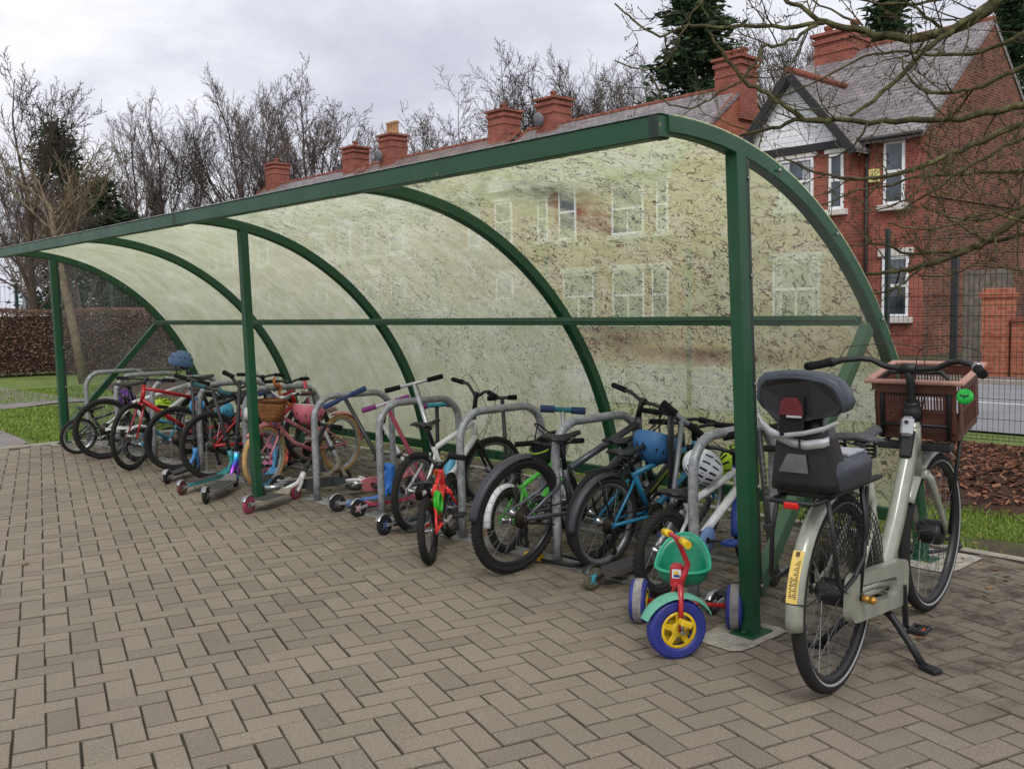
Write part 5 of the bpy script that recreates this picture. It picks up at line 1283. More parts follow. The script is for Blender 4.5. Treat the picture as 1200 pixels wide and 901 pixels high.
s=MB(); s.bar((.45,-.026,.315),(.72,-.026,.495),.014,.002,up=(0,1,0),bev=.0004); s.bar((.40,-.021,.545),(.70,-.021,.60),.012,.002,up=(0,1,0),bev=.0004); s.build('frame_decal',LIME,b_lm)
b_wk,Mk=bike("white child's bicycle with dark blue front mudguard and blue pedals behind the nearest hoop",(.16,.60),2,.80,.210,WHT,bb=(.31,.22),st=(.19,.43),hb=(.655,.415),ht=(.625,.54),sad=(.14,.50),clamp=(.61,.625),W=.48,tw=.050,tr=.018,roll=2,steer=18,knobs=54,forkmat=BLU,pedmat=BLU,crankang=-10,ring=.06,crankL=.11,cass=False,guardmat=c_('light blue chain guard',(120,150,200)))
guard(b_wk,(.80,.21),Mk,.232,.055,40,185,BLU,'mudguard')
s=MB(); s.lathe([(0,0),(.022,0),(.022,.008),(0,.01)],14,Mk@MX(.80-.09,-.04,.30)@RY90); s.build('spoke_reflector',ORG,b_wk)
b_pk,Mp=bike("dusty pink child's step-through bicycle with tan tyres, wicker basket and pink mudguards",(1.06,4.80),195,.90,.25,PNK,bb=(.36,.24),st=(.24,.46),hb=(.72,.47),ht=(.69,.60),sad=(.20,.56),clamp=(.665,.70),W=.46,tw=.045,tr=.014,roll=0,steer=8,fenders=PNK,tyremat=TAN,rimmat=ALU,stepthrough=True,tt=((.28,.33),(.70,.56)),cass=False,crankang=-50,ring=.06,crankL=.12,rise=.04,sweep=.12,barmat=ALU,gripmat=c_('brown grip',(96,62,50)),saddlemat=c_('brown saddle',(104,74,66)),guardmat=PNK,barr=.010)
WICK=brickmat('wicker weave',(178,118,66),(206,150,92),(96,58,32),.022,.011,.0025,stain=.2,rough=.8,bump=1.0)
s=MB(); rings=[]
for t,(rx,ry,z) in enumerate(((.070,.085,.53),(.078,.095,.58),(.088,.108,.64),(.094,.115,.69))): rings.append([Mp@V(.80+rx*math.copysign(abs(math.cos(a))**.7,math.cos(a)),ry*math.copysign(abs(math.sin(a))**.7,math.sin(a)),z) for a in [2*PI*k/24 for k in range(24)]])
inn=[[p*.93+V(sum(q.x for q in r)/24,sum(q.y for q in r)/24,r[0].z)*.07 for p in r] for r in reversed(rings)]
bk=loft(rings+inn,cap=True).build('basket',WICK,b_pk,uv=True,recalc=True)
s=MB(); s.tube([Mp@V(.80+.096*math.copysign(abs(math.cos(a))**.7,math.cos(a)),.117*math.copysign(abs(math.sin(a))**.7,math.sin(a)),.692) for a in [2*PI*k/24 for k in range(24)]],.009,8,closed=True); s.build('basket_rim',WICK,bk)
s=MB(); s.tube([(.69,-.03,.62),(.665,-.05,.70)],.006,6); s.build('bell_mount',STL,b_pk)
# left group
bike("small dark child's bicycle at the far left end, its wheel closest to the far post",(-.15,7.76),0,.60,.185,DKF,bb=(.25,.18),st=(.14,.36),hb=(.50,.34),ht=(.47,.45),sad=(.12,.47),clamp=(.45,.54),W=.42,tw=.045,tr=.015,roll=8,cass=False,levers=False,ring=.055,crankL=.09,rimmat=ALU)
bike('white and black mountain bicycle, second from the far left post, rear wheel outermost',(-.09,7.20),0,1.02,.295,WHT,bb=(.40,.27),st=(.29,.55),hb=(.88,.57),ht=(.85,.69),sad=(.25,.72),clamp=(.85,.79),W=.58,tw=.048,tr=.018,roll=3,steer=-15,suspension=True,forkmat=BLK,crankang=20)
bike('red mountain bicycle with its front wheel turned out toward the paving at the far end',(.86,6.50),189,1.04,.302,REDM,bb=(.42,.28),st=(.30,.60),hb=(.885,.60),ht=(.855,.74),sad=(.26,.79),clamp=(.83,.80),W=.58,tw=.042,tr=.017,roll=3,steer=26,crankang=15,rise=0,sweep=0)
bike('second red bicycle standing right of the first, rear wheel toward the paving',(.12,5.30),4,.98,.285,REDM,bb=(.40,.26),st=(.29,.56),hb=(.85,.56),ht=(.82,.69),sad=(.25,.72),clamp=(.80,.76),W=.56,tw=.042,tr=.017,roll=-3,steer=8,crankang=-30)
bike('black bicycle between the two red ones with its bars over the hoops',(.10,5.98),-3,1.0,.29,DKF,bb=(.40,.27),st=(.29,.56),hb=(.86,.57),ht=(.83,.70),sad=(.25,.73),clamp=(.82,.79),W=.58,tw=.045,tr=.018,roll=4,steer=20,crankang=60)
bike("light blue child's bicycle with white front mudguard low between the red bicycle and the hoop",(.62,6.86),190,.56,.165,SKY,bb=(.24,.17),st=(.14,.33),hb=(.46,.31),ht=(.43,.42),sad=(.12,.43),clamp=(.41,.50),W=.40,tw=.04,tr=.014,roll=-3,cass=False,levers=False,ring=.05,crankL=.085,fenders=WGD,ringmat=ALU)

# ------------------------------------------------------------------ scooters
G_SC='kick scooters left among the bicycles'
def scooter(label,rear,front,bar,*,R=.055,dw=.11,dz=.075,deck=BLK,gripm=GRIP,fork=None,col=BLK,barm=None,wheelm=None,hub=STL,fender=STL,tri=False,barr=.013,gl=.10,bent=0,fh=.16,core=None,name='scooter',kick=False,block=None):
    rear=Vector((rear[0],rear[1],0)); front=Vector((front[0],front[1],0)); d=(front-rear); wb=d.length; yaw=math.atan2(d.y,d.x)
    root=empty(name,rear,(0,0,yaw),label,'scooter',G_SC); Ri=Matrix.Rotation(-yaw,3,'Z'); Lc=lambda p: Ri@(Vector(p)-rear)
    a,b=Lc(bar[0]),Lc(bar[1]); c=(a+b)/2; wm=wheelm or RUB; I=Matrix.Identity(4)
    def wl(x,y,r):
        T=MX(x,y,r)@RY90; s=MB(); s.lathe([(r*.62,-.013),(r*.9,-.013),(r,-.006),(r,.006),(r*.9,.013),(r*.62,.013)],26,T); o=s.build('wheel',wm,root)
        h=MB(); h.lathe([(.006,-.016),(.012,-.015),(r*.63,-.010),(r*.63,.010),(.012,.015),(.006,.016)],20,T); 
        for k in range(5):
            aa=2*PI*k/5; h.box(T@V(r*.36*math.cos(aa),r*.36*math.sin(aa),0),(r*.5,.008,.028),T.to_3x3()@Matrix.Rotation(aa,3,'Z'))
        h.build('wheel_core',core or hub,o)
    wl(0,0,R)
    if tri: wl(wb,.09,R*1.15); wl(wb,-.09,R*1.15)
    else: wl(wb,0,R)
    s=MB(); x0=.06+.0; x1=wb-.10 if not tri else wb-.02
    n=10;P=[];F=[]
    for i in range(n+1):
        t=i/n; x=x0+(x1-x0)*t; w=dw/2*(1 if .12<t<.8 else (.62+.38*(t/.12) if t<=.12 else 1-.45*(t-.8)/.2)); z=dz+(.035*((t-.82)/.18)**1.5 if t>.82 else 0)
        for y,zz in((-w,0),(-w*.96,.018),(w*.96,.018),(w,0)): P.append(V(x,y,z-.018+zz))
    for i in range(n):
        for j in range(4): l=(j+1)%4;F.append((i*4+j,i*4+l,(i+1)*4+l,(i+1)*4+j))
    F.append((0,1,2,3));F.append((n*4+3,n*4+2,n*4+1,n*4)); s.add(P,F); dk=s.build('deck',deck,root,recalc=True)
    s=MB(); (not block) and s.box(((x0+x1*.8)/2+.02,0,dz+.0015),((x1*.8-x0)*.88,dw*.84,.003),b=.001); s.v and s.build('grip_tape',c_('black grip tape',(54,54,54),rough=.95),dk)
    s=MB()
    for sg in(-1,1): s.bar((0,sg*.021,R),(x0+.04,sg*.021,dz-.008),.006,.022)
    s.build('rear_fork',fender if fender is not STL else ALU,root)
    gd=MB(); P=[];F=[]
    for i in range(9):
        aa=math.radians(40+110*i/8)
        for y in(-.019,.019): P.append(V((R+.008)*math.cos(aa),y,R+(R+.008)*math.sin(aa)))
        for y in(.019,-.019): P.append(V((R+.011)*math.cos(aa),y,R+(R+.011)*math.sin(aa)))
    for i in range(8):
        for j in range(4): l=(j+1)%4;F.append((i*4+j,i*4+l,(i+1)*4+l,(i+1)*4+j))
    gd.add(P,F,0,True); gd.build('rear_brake',fender,root,recalc=True)
    # steering column
    hd=V(wb-.05,0,dz+.05+fh); s=MB(); base=V(wb-.0,0,R) if not tri else V(wb-.03,0,dz+.02)
    nrm=(c-base).normalized(); top=c
    s.tube([base+nrm*(R+.02),base+nrm*(R+.03+fh*.9),top],[.017,.016,.0145],12); co_=s.build('steering_column',col,root)
    s=MB()
    if not tri:
        for sg in(-1,1): s.bar(V(wb,sg*.021,R),base+nrm*(R+.035)+V(0,sg*.021,0),.007,.026,up=(1,0,0))
        s.box(base+nrm*(R+.03),(.03,.05,.02),b=.004)
    s.tube([base+nrm*(R+.03),base+nrm*(R+.03+fh*.55)],.022,12)
    p=base+nrm*(R+.03+fh*.3); s.tube([V(x1-.01,0,dz+.02),V((x1+p.x)/2+.01,0,(dz+.02+p.z)/2-.01),p],[.018,.020,.02],8,flat=(1,.8))
    if block: s.box(base+nrm*.13,(.06,.11,.23),b=.02)
    fo=s.build('fork',fork or deck,root)
    s=MB(); s.tube([base+nrm*(R+.04+fh*.9),base+nrm*(R+.075+fh*.9)],.021,12); s.box(base+nrm*(R+.058+fh*.9)+V(-.022,0,0),(.02,.03,.028),b=.004); s.build('clamp',c_('scooter clamp',(60,62,66),metal=.4),co_)
    s=MB(); dd=(b-a); 
    if bent: s.tube([a,a+dd*.22,c-V(0,0,bent)-dd*.06,c-V(0,0,bent)+dd*.06,b-dd*.22,b],barr,10)
    else: s.tube([a,c,b],barr,10)
    ho=s.build('handlebar',barm or col,root)
    dn=dd.normalized()
    for e,sg in((a,1),(b,-1)): g=MB(); g.tube([e-dn*sg*.006,e,e+dn*sg*gl*.9,e+dn*sg*gl],[barr*1.2,barr*1.5,barr*1.4,barr*1.55],12); g.build('grip',gripm,ho)
    return root
NAVY=c_('navy foam grip',(38,58,100),rough=.8); PURP=c_('purple rubber grip',(128,50,120),rough=.7); MAR=c_('maroon scooter deck',(150,40,72),rough=.4); BL2=c_('bright blue plastic',(44,110,190),rough=.45); TL2=c_('teal scooter paint',(42,126,128),rough=.4); PNS=c_('pink scooter paint',(222,124,168),rough=.4); ORS=c_('salmon scooter paint',(222,104,84),rough=.4); PKW=c_('dark pink wheel',(140,52,76),rough=.5); VIO=c_('violet column',(92,84,140),rough=.4); LBL=c_('pale blue scooter plastic',(84,156,206),rough=.45)
m,nt,out=newmat('oil slick plating'); v=coords(nt); sx=nt.nodes.new('ShaderNodeSeparateXYZ'); nt.links.new(v,sx.inputs[0]); f_=mth(nt,'FRACT',mth(nt,'MULTIPLY_ADD',sx.outputs[2],5.5,mth(nt,'MULTIPLY',noi(nt,v,9,3),.5))); cc2=ramp(nt,f_,[(0,lin((190,70,210))),(.3,lin((90,80,230))),(.6,lin((50,200,230))),(1,lin((190,70,210)))]); pbsdf(nt,out,cc2,.3,.5); NEON=m
scooter('charcoal stunt scooter with turquoise wheel cores lying straight below the teal bicycle',(.0,.90),(.62,.93),((.66,.978,.863),(.799,.829,.686)),deck=c_('charcoal deck',(70,64,62),rough=.7),col=c_('grey scooter bar',(120,124,130),metal=.4),dw=.14,gl=.09,barr=.014,core=c_('turquoise core',(90,190,210),metal=.4),fender=DKF,R=.058,wheelm=c_('olive grey wheel',(92,88,72),rough=.7))
scooter('silver folding scooter with black foam grips, wheel poking out left of the white bicycle',(-.04,2.60),(.60,2.72),((.321,3.058,.845),(.606,2.805,.936)),deck=c_('dark slim deck',(66,68,74),metal=.4),col=ALU,dw=.08,dz=.062,gl=.10,barr=.012,R=.062,core=c_('dull blue core',(70,84,130)),fork=c_('blue printed tube',(52,92,160)),fh=.34)
scooter('bright blue plastic scooter with navy grips between the fourth and fifth hoops',(.13,3.40),(.60,3.34),((.211,3.663,.705),(.434,3.47,.834)),deck=BL2,fork=BL2,col=DKF,gripm=NAVY,barm=NAVY,dw=.12,R=.06,fh=.20,gl=.11,block=True,dz=.06)
scooter('maroon scooter with purple grips and pink column right of the bright blue one',(.14,3.16),(.74,3.12),((.437,3.516,.671),(.687,3.295,.763)),deck=MAR,col=MAR,gripm=PURP,barm=c_('pale lilac bar',(200,190,208)),dw=.14,fh=.2,core=c_('pale core',(176,140,150)),R=.058,dz=.09)
scooter('violet and pale blue scooter with navy grips just right of the middle post',(.03,4.36),(.50,4.93),((.429,5.043,.706),(.611,4.881,.773)),deck=LBL,fork=LBL,col=VIO,gripm=NAVY,barm=VIO,dw=.11,fh=.24)
scooter('stunt scooter with rainbow plated fork and curved black bars left of the middle post',(-.38,4.36),(.10,4.86),((.054,4.893,.919),(.234,4.712,.786)),deck=c_('steel grey deck',(104,102,98),rough=.6),fork=NEON,col=BLK,dw=.15,bent=.05,fh=.24,gl=.09,dz=.085,R=.06)
scooter('teal scooter with black column and a coiled blue lock, left of the rainbow forked one',(-.36,4.82),(.26,5.18),((.001,5.319,.808),(.212,5.114,.718)),deck=TL2,fork=TL2,col=BLK,gripm=c_('dark teal grip',(28,74,84),rough=.8),dw=.10,wheelm=c_('brown red wheel',(96,48,50),rough=.6),fh=.2)
scooter('grey decked scooter with dark pink wheels pointing out right beside the middle post',(-.33,3.80),(.16,4.02),((.56,4.45,.50),(.72,4.25,.46)),deck=c_('pale wooden deck',(132,124,110),rough=.7),col=BLK,fork=c_('white printed tube',(206,206,206)),dw=.14,wheelm=PKW,R=.062,gl=.08)
scooter('slim silver scooter with short rose and white handlebar behind the fifth hoop',(.30,4.52),(.80,4.34),((.596,4.578,.823),(.609,4.546,.636)),deck=c_('pale wooden deck',(132,124,110)),col=ALU,gripm=c_('rose grip',(206,84,104),rough=.6),barm=WHT,dw=.10,R=.05,gl=.06,barr=.011)
scooter('black T bar scooter standing deep between the second and third hoops',(1.0,2.35),(1.22,2.83),((1.155,2.965,.735),(1.30,2.82,.74)),col=c_('worn black column',(44,44,48)),dw=.1,gl=.06)
scooter('scooter with turquoise and purple T bar behind the silver folding one',(.95,3.0),(1.1,3.5),((1.045,3.619,.645),(1.222,3.46,.66)),deck=c_('turquoise deck',(40,140,150)),col=BLK,gripm=PURP,barm=c_('turquoise bar sleeve',(40,140,150)),dw=.1,gl=.04,barr=.018)
scooter('scooter with thick teal and navy foam bar behind the gunmetal bicycle',(.98,1.7),(1.14,2.2),((1.053,2.313,.712),(1.265,2.114,.69)),deck=WHT,col=ALU,gripm=NAVY,barm=c_('teal foam sleeve',(40,110,122),rough=.8),dw=.1,gl=.09,barr=.017)
scooter('dark scooter with grey mudguard, leftmost scooter in the racks',(-.24,5.38),(.16,5.72),((.025,5.756,.86),(.235,5.553,.781)),deck=DKF,col=BLK,fork=c_('blue fork crown',(60,130,190)),dw=.12,fender=c_('grey plastic fender',(150,150,150)))
scooter('pink plastic scooter low behind the teal one',(.25,4.9),(.70,5.35),((.62,5.62,.60),(.78,5.45,.58)),deck=PNS,fork=PNS,col=c_('pink column',(214,120,160)),dw=.12,gripm=PNS)
scooter('salmon orange scooter half hidden behind the pink one',(.42,5.05),(.9,5.4),((.85,5.6,.60),(1.0,5.45,.58)),deck=ORS,fork=ORS,col=WHT,dw=.12)
r=scooter('black scooter leaning behind the near green post, worn pale lettering down its column',(.10,.262),(.66,.30),((.46,.452,.746),(.705,.223,.805)),deck=DKF,col=c_('dark anodised column',(46,46,50),metal=.3),dw=.1,gl=.11,R=.05)
lt=MB(); pz=V(.613,.03,.12); pt=V(.50,-.02,.74)
for k in range(8):
    f_=.52+.042*k; c0=V(.66-.10,0,0).lerp(V(.48,0,0),f_)
cols=[o for o in r.children if o.name.startswith('steering_column')][0]; vs=[v.co for v in cols.data.vertices]; b0=sum((v for v in vs[:12]),Vector())/12; t0=sum((v for v in vs[24:36]),Vector())/12; ax_=(t0-b0).normalized(); side=V(-.55,-.83,0); side=(side-ax_*side.dot(ax_)).normalized(); acr=ax_.cross(side).normalized()
for k in range(7):
    cc0=b0.lerp(t0,.50+.045*k)+side*.0155
    for j,(du,dv,lu,lv) in enumerate(((0,-.006,.010,.0022),(0,.006,.010,.0022),(-.006 if k%2 else .006,0,.0022,.012))[:3-(k%3==1)]): lt.box(cc0+ax_*du+acr*dv*.7,(lu,lv*.9,.0015),Matrix((ax_,acr,side)).transposed())
lt.build('lettering',c_('worn pale print',(170,172,172)),cols)
# scooter lying on its side with a white printed fork
r=scooter('black scooter fallen on its side left of the fifth hoop, white printed fork',(.12,4.2),(.76,4.05),((.92,4.02,.80),(.88,3.75,.80)),deck=DKF,col=BLK,fork=c_('white printed tube',(206,206,206)),dw=.075,R=.075)
r.rotation_euler=(math.radians(84),0,r.rotation_euler.z-.1); r.location=(.10,4.26,.075)
r=scooter('rose pink scooter lying flat behind the bright blue one',(.5,3.72),(1.0,3.6),((.95,3.45,.6),(.9,3.2,.6)),deck=c_('rose deck',(206,120,130)),col=WHT,dw=.11,R=.055,fork=c_('rose deck',(206,120,130)))
r.rotation_euler=(math.radians(-80),0,r.rotation_euler.z+.1); r.location=(.52,3.74,.06)

# ------------------------------------------------------------------ helmets, locks, bag
G_H='cycle helmets hung on the bicycles'
def helmet(loc,rot,shell,label,size=1.0,style='skate',liner=None,accent=None,straps=True):
    r=empty('helmet',loc,rot,label,'helmet',G_H); r.scale=(size,)*3
    rx,ry,rz=.125,.105,.115
    prof=lambda q: V(q.x*(1+.04*q.z),q.y,q.z*(1 if q.z>0 else 1))
    o=MB(); o.ell((0,0,0),(rx,ry,rz),28,12,zmin=-.30,zmax=.999); i=MB(); i.ell((0,0,-.003),(rx*.86,ry*.86,rz*.86),24,10,zmin=-.30,zmax=.999)
    i.f=[tuple(reversed(f)) for f in i.f]
    # rim ring joining both
    m_=MB(); P=[];F=[]; c0=math.cos(math.asin(-.30))
    for k in range(28):
        a=2*PI*k/28; P.append(V(rx*c0*math.cos(a),ry*c0*math.sin(a),-.30*rz)); P.append(V(rx*.86*c0*math.cos(a),ry*.86*c0*math.sin(a),-.30*rz*.86-.003))
    for k in range(28): l=(k+1)%28; F.append((2*k,2*k+1,2*l+1,2*l))
    m_.add(P,F); o.merge(m_); sh_=o.build('shell',shell,r); i.build('liner',liner or c_('black foam liner',(26,26,28),rough=.9),r)
    v=MB()
    def slot(az,el,L,w,tw=0):
        a=math.radians(az);e=math.radians(el); n=V(math.cos(a)*math.cos(e),math.sin(a)*math.cos(e),math.sin(e)); p=V(n.x*rx,n.y*ry,n.z*rz); nn=V(n.x/rx,n.y/ry,n.z/rz).normalized(); u=V(-math.sin(a),math.cos(a),0); w_=nn.cross(u)
        R_=(Matrix((w_,u,nn)).transposed()@Matrix.Rotation(tw,3,'Z')); v.box(p*1.001,(L,w,.006),R_,b=.0025)
    if style=='skate':
        for az in (-40,-20,20,40,-140,-160,140,160): slot(az,22,.026,.009)
        for az in (-25,0,25,155,180,205): slot(az,52,.026,.011)
        for az in (80,100,-80,-100): slot(az,30,.022,.009)
    else:
        for row in (-62,-36,-12,12,36,62):
            for x in (-.072,-.008,.056):
                sy=math.sin(math.radians(row)); q=V(x,sy*ry*math.sqrt(1-(x/rx)**2),0); q.z=rz*math.sqrt(max(0,1-(q.x/rx)**2-(q.y/ry)**2)); nn=V(q.x/rx**2,q.y/ry**2,q.z/rz**2).normalized(); t_=(V(1,0,0)-nn*nn.x).normalized(); t_=(Matrix.Rotation(math.radians(row*.12),3,nn)@t_); v.box(q*1.002,(.050,.0105 if abs(row)>20 else .013,.007),Matrix((t_,nn.cross(t_),nn)).transposed(),b=.003)
    v.build('vents',c_('dark vent',(16,16,18),rough=.9),r)
    if accent: a_=MB(); a_.tube([(rx*c0*1.01*math.cos(t),ry*c0*1.01*math.sin(t),-.27*rz) for t in [2*PI*k/28 for k in range(28)]],.004,6,closed=True); a_.build('rim_band',accent,r)
    if straps:
        s=MB()
        for sg in(-1,1): s.tube([(.05,sg*.085,-.03),(.02,sg*.08,-.12),(0,sg*.03,-.17),(0,0,-.175)],.007,4,flat=(1,.25)); s.tube([(-.06,sg*.08,-.03),(.0,sg*.075,-.11),(.015,sg*.075,-.12)],.006,4,flat=(1,.25))
        s.build('strap',BLK,r)
    return r
HB=c_('matte blue helmet',(52,108,160),rough=.55,dirt=.3); HB2=c_('slate blue helmet',(88,116,156),rough=.5); HL=c_('lime helmet',(168,206,40),rough=.45); HK=c_('black helmet shell',(44,46,46),rough=.5); HWt=c_('white helmet',(206,210,216),rough=.35); HP=c_('pink helmet',(208,112,126),rough=.45); HS=c_('sky blue helmet',(80,168,206),rough=.5)
helmet((.74,1.09,.63),(math.radians(165),math.radians(18),math.radians(-35)),HB,'matte blue skate helmet hanging by its straps above the teal bicycle',1.05)
helmet((.75,7.29,.90),(math.radians(-8),math.radians(-14),math.radians(160)),HB2,'slate blue helmet perched on the bars at the far end of the racks',1.0)
helmet((.55,7.34,.41),(math.radians(25),math.radians(20),math.radians(40)),HL,'lime yellow helmet hanging low between the red bicycles at the far end',1.1,'sport')
helmet((.56,4.47,.60),(math.radians(168),math.radians(8),math.radians(-30)),HP,'pink and white helmet hanging upside down on the pink bicycle bars',1.02,'skate',accent=HWt)
helmet((.75,1.95,.53),(math.radians(200),math.radians(-30),math.radians(-40)),HK,'black helmet with lime trim hanging behind the third hoop',.98,'skate',accent=HL)
helmet((.52,.62,.575),(math.radians(100),math.radians(30),math.radians(-50)),HWt,'white and grey vented helmet strapped to the nearest hoop',.84,'sport')
helmet((.93,.66,.535),(math.radians(30),math.radians(-20),math.radians(-60)),HL,'lime yellow vented helmet behind the near green post',1.0,'sport')
helmet((.70,6.26,.47),(math.radians(150),math.radians(0),math.radians(40)),HS,'sky blue helmet half hidden left of the middle post',.85,'skate')
s=MB(); s.ell((0,0,0),(.12,.06,.10),18,10); o=s.build('bag_body',None or c_('purple patterned cloth',(84,54,120),rough=.9))
s2=MB(); s2.tube([(-.07,0,.09),(0,0,.16),(.07,0,.09)],.008,6); r=empty('bag',(.45,8.05,.50),(0,0,.2),'purple patterned bag hanging at the saddle of the white and black mountain bicycle','bag'); o.parent=r; s2.build('handle',BLK,r)
s=MB()
for k in range(4): s.box((-.06+.04*k,-.062,.01*(k%2)),(.016,.006,.10),b=.003)
s.build('pattern_patch',c_('lilac pattern',(150,116,180),rough=.9),o)
def coil(name,loc,rot,mat,label,R=.05,turns=3,r=.008):
    s=MB(); P=[(R*math.cos(t)*(1+.1*math.sin(t*.7)),.012*t/6,R*math.sin(t)) for t in [2*PI*turns*k/60 for k in range(61)]]; s.tube(P,r,8); s.lathe([(.0,-.03),(.014,-.03),(.014,.03),(0,.03)],12,MX(R,0,0)); o=s.build(name,mat,loc=loc); o.rotation_euler=rot; return tag(o,label,'bike lock')
coil('cable_lock',(.20,5.72,.59),(0,0,.4),c_('sky blue lock cable',(60,150,200)),'coiled sky blue cable lock round the seventh hoop from the tricycle',.065,2,.009)
coil('cable_lock',(.24,4.84,.57),(0,0,.8),c_('milky lock cable',(200,202,198)),'coiled milky white cable lock on the column of the rainbow forked scooter',.05,3,.008)
coil('cable_lock',(.45,5.3,.66),(.2,0,.8),BLK,'coiled black cable lock left of the milky white one',.06,3,.008)
o=MB().tube([(0,0,0),(.02,-.09,.0),(.02,-.2,.005),(.06,-.24,.005),(.12,-.22,0),(.14,-.1,0),(.13,.02,0)],.010,8).build('u_lock',BLK,loc=(.16,1.42,.022)); tag(o,'black lock with a yellow barrel lying at the foot of the second hoop','bike lock')
MB().tube([(-.02,.10,.012),(.0,.0,.012)],.022,12).build('lock_barrel',c_('yellow lock barrel',(214,176,40)),o)
# black straps hanging from the bars behind the nearest hoop
s=MB(); s.tube([(0,0,.20),(.0,.0,.05),(.005,.0,-.12),(.0,.0,-.2)],.024,6,flat=(1,.25)); s.tube([(.05,.03,.18),(.05,.03,-.18)],.020,6,flat=(1,.25)); o=s.build('webbing_strap',BLK,loc=(.66,.93,.60)); tag(o,'black webbing straps hanging from the bars right of the blue helmet','strap')
# orange cord tied on a hoop by the pink bicycle
s=MB(); s.tube([(0,0,.02),(.01,0,.05),(.03,0,.02),(.02,.01,-.03),(.05,0,-.08),(.09,-.01,-.12),(.13,-.02,-.17)],.011,7); s.tube([(0,0,.02),(-.03,0,.06),(-.02,.01,.10)],.012,7); o=s.build('ribbon',c_('orange ribbon',(196,112,60),rough=.8),loc=(.50,4.85,.75)); tag(o,'orange ribbon knotted on the hoop beside the pink bicycle','ribbon')
# red cleaning tag / drinking bottle
s=MB(); s.lathe([(0,-.1),(.034,-.1),(.036,-.08),(.036,.04),(.025,.07),(.02,.10),(0,.10)],16); o=s.build('water_bottle',SKY,loc=(.58,2.72,.33)); o.rotation_euler=(0,.5,.3); tag(o,'black capped pale blue water bottle in the frame of the white mountain bicycle','bottle'); s=MB(); s.lathe([(0,.07),(.028,.07),(.028,.105),(0,.11)],14); s.build('bottle_cap',BLK,o)
# ------------------------------------------------------------------ tree placement
UL=['bare tree behind the chimneys']
def B_(x,y,H,k,l,s,rot=0,mat='barkfar',g=None,sx=1): return bare(x,y,H,k,l,s,rot,mat,g,sx)
GF='bare winter trees on the skyline'
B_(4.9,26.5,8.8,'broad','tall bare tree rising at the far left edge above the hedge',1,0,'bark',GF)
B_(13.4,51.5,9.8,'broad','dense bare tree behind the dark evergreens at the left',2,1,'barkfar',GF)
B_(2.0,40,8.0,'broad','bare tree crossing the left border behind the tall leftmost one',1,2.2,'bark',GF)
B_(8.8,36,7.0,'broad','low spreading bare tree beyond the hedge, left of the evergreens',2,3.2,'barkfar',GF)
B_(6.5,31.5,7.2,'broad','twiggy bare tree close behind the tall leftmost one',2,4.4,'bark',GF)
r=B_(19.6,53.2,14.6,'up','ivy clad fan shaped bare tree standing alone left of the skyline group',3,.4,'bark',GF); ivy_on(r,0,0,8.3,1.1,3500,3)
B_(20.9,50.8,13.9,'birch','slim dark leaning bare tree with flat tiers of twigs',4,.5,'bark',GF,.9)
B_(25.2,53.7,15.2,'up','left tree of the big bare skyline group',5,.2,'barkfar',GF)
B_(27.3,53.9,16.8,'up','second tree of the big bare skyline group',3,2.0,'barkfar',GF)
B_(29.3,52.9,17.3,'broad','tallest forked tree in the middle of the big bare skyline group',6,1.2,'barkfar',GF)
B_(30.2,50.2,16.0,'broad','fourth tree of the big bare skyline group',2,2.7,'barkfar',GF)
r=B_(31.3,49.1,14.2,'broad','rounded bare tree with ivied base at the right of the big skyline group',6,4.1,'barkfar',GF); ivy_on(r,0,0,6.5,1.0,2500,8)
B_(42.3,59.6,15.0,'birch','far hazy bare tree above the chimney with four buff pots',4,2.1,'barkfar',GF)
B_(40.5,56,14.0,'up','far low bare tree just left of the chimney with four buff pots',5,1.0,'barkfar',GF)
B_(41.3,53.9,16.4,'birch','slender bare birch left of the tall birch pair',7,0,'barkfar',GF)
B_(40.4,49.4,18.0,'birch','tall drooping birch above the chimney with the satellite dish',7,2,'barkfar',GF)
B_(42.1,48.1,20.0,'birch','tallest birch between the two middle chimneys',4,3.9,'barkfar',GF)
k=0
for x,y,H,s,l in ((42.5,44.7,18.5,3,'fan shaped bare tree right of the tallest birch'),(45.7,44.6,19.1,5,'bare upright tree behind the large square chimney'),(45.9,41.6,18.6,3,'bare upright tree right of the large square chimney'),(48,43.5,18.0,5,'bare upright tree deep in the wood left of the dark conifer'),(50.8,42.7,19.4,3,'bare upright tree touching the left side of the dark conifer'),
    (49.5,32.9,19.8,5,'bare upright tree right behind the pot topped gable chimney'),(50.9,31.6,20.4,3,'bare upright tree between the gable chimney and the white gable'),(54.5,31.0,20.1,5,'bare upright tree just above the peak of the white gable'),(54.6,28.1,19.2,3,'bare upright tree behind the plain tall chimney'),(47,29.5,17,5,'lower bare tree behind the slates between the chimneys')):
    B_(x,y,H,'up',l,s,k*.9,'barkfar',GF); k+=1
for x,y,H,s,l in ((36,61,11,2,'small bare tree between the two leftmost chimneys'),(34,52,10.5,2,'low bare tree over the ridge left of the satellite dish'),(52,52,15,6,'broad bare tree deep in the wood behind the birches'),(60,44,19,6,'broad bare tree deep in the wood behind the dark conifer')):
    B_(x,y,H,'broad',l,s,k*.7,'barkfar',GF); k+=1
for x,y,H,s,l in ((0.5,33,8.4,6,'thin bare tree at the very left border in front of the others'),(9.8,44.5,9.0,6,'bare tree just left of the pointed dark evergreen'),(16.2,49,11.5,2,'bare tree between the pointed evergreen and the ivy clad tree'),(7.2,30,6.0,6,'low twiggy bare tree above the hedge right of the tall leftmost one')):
    B_(x,y,H,'broad',l,s,k*.8,'bark',GF); k+=1
